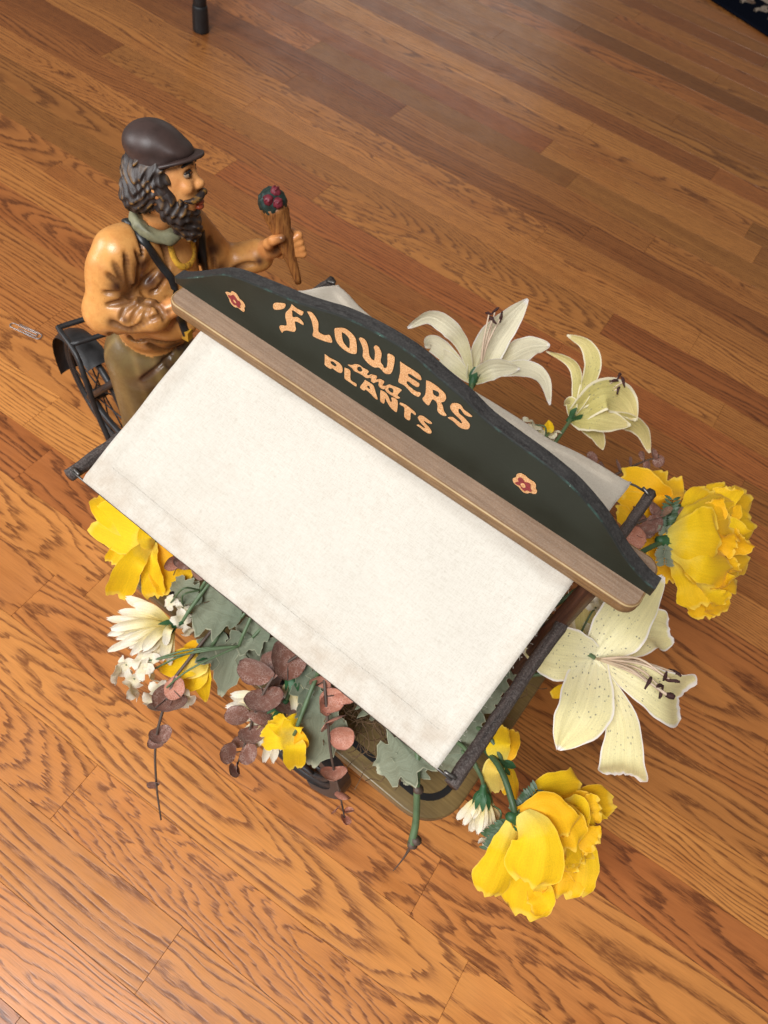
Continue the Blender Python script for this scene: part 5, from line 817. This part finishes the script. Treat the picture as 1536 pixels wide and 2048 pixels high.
# ------------------------------------------------------------------ things on the floor
# steel paper clip
c0, c1 = at(22, 648, 0), at(82, 676, 0); ux = unit(c1-c0); uy = np.array([-ux[1], ux[0], 0]); L_ = np.linalg.norm(c1-c0); hw = .0058
def arc(cx, r, a0, a1, cy=0): return [(cx+r*math.cos(math.radians(a)), cy+r*math.sin(math.radians(a))) for a in np.linspace(a0, a1, 9)]
pp = [(L_*.28, -hw*.30), (L_*.55, -hw*.30), (L_*.78, -hw*.30)]+arc(L_*.82, hw*.42, -80, 80, hw*.12)+[(L_*.78, hw*.54), (L_*.4, hw*.54)]+arc(hw*.85, hw*.78, 90, 270, -hw*.24)+[(L_*.4, -hw*1.02), (L_*.7, -hw*1.02)]+arc(L_-hw, hw*1.02, -85, 85, 0)+[(L_*.6, hw*1.02), (L_*.22, hw*1.02)]
P = [c0+ux*a+uy*b_+np.array([0, 0, .0010]) for a, b_ in pp]; pc = mesh('paper_clip', *tube(P, .0009, None, 6)[:2], M['clip'], off=c0); pc.location = c0; tag(pc, 'silver paper clip lying on the wooden floor at the left', 'paper clip')
# foot of a black chair leg
f0 = at(402, 62, 0); f0[2] = 0; ch = empty('chair_leg', f0, 'black metal chair leg with a rubber foot standing on the floor at the top', 'chair leg')
mesh('leg_tube', *tube([f0+[0, 0, .04], f0+[-.003, .003, .22], f0+[-.006, .006, .44]], .0150, 14, 20)[:2], M['rubber'], ch, off=f0)
mesh('rubber_foot', *tube([f0+[0, 0, .0003], f0+[0, 0, .004], f0+[0, 0, .03], f0+[0, 0, .052], f0+[0, 0, .056]], [.0165, .0185, .0182, .0170, .0150], 16, 20)[:2], M['rubber'], ch, off=f0)
# corner of a navy rug with a cream scroll border
r0, r1 = at(1418, 0, 0), at(1536, 76, 0); ru = unit((r1-r0)*[1, 1, 0]); rv = np.array([-ru[1], ru[0], 0])
if rv[1] < 0: rv = -rv
t = NT('navy_rug_pile'); v = t.obj(); x_, y_, z_ = t.sep(v); g_ = t.noise(v, 700, 3, .7); t.set(Base_Color=t.ramp(g_, [(.3, (.004, .005, .010)), (.7, (.012, .015, .026))]), Roughness=1., Specular_IOR_Level=.0); t.bump(g_, .8, .003); M['rug'] = t.m
M['rugcream'] = paint('rug_cream_pile', (.42, .34, .27), .95, .35, 300, bump=.8, bs=600); M['rugred'] = paint('rug_tan_pile', (.22, .13, .085), .95, .35, 300, bump=.8, bs=600)
org = r0-ru*.9; V, F = prism([(0, 0), (2.2, 0), (2.2, 1.3), (0, 1.3)], .0005, .0095, .004, 3); rug = mesh('rug', [org+ru*p[0]+rv*p[1]+[0, 0, p[2]] for p in V], F, M['rug'], off=org); rug.location = org; tag(rug, 'dark navy rug with cream scrolling border at the upper right corner', 'rug')
ac = Acc(); ac2 = Acc()
def flatpet(acc, P, w, z): 
    P = [org+ru*p[0]+rv*p[1]+np.array([0, 0, z]) for p in P]; V, F, U = petal(P, w, 'lance', 0, 0, nrm=(0, 0, 1), nu=10, nv=5); acc.add(V, F, U)
for k in range(40):
    x0 = .05+k*.053
    for s in (-1, 1):
        cy = .115+.022*s; P = [(x0+.026*t_+.020*t_*math.cos(3.4*t_*s), cy+s*.020*math.sin(4.2*t_)) for t_ in np.linspace(0, 1.35, 8)]; flatpet(ac, P, .011, .0102)
        flatpet(ac, [(x0+.012, cy), (x0+.020, cy-s*.012), (x0+.034, cy-s*.018)], .010, .0102)
    for a in range(6): an = a*1.047+.3; flatpet(ac2 if k % 2 else ac, [(x0+.02+.003*math.cos(an), .115+.003*math.sin(an)), (x0+.02+.009*math.cos(an), .115+.009*math.sin(an)), (x0+.02+.015*math.cos(an), .115+.015*math.sin(an))], .009, .0104)
for acc, m_ in ((ac, 'rugcream'), (ac2, 'rugred')): o = acc.out('scroll_border', M[m_], rug, off=org); o['kind'] = 'stuff'
V, F = prism([(.02, .165), (2.18, .165), (2.18, 1.28), (.02, 1.28)], .0085, .0100, 0); mesh('rug_field', [org+ru*p[0]+rv*p[1]+[0, 0, p[2]] for p in V], F, M['rugcream'], rug, off=org, smooth=False)
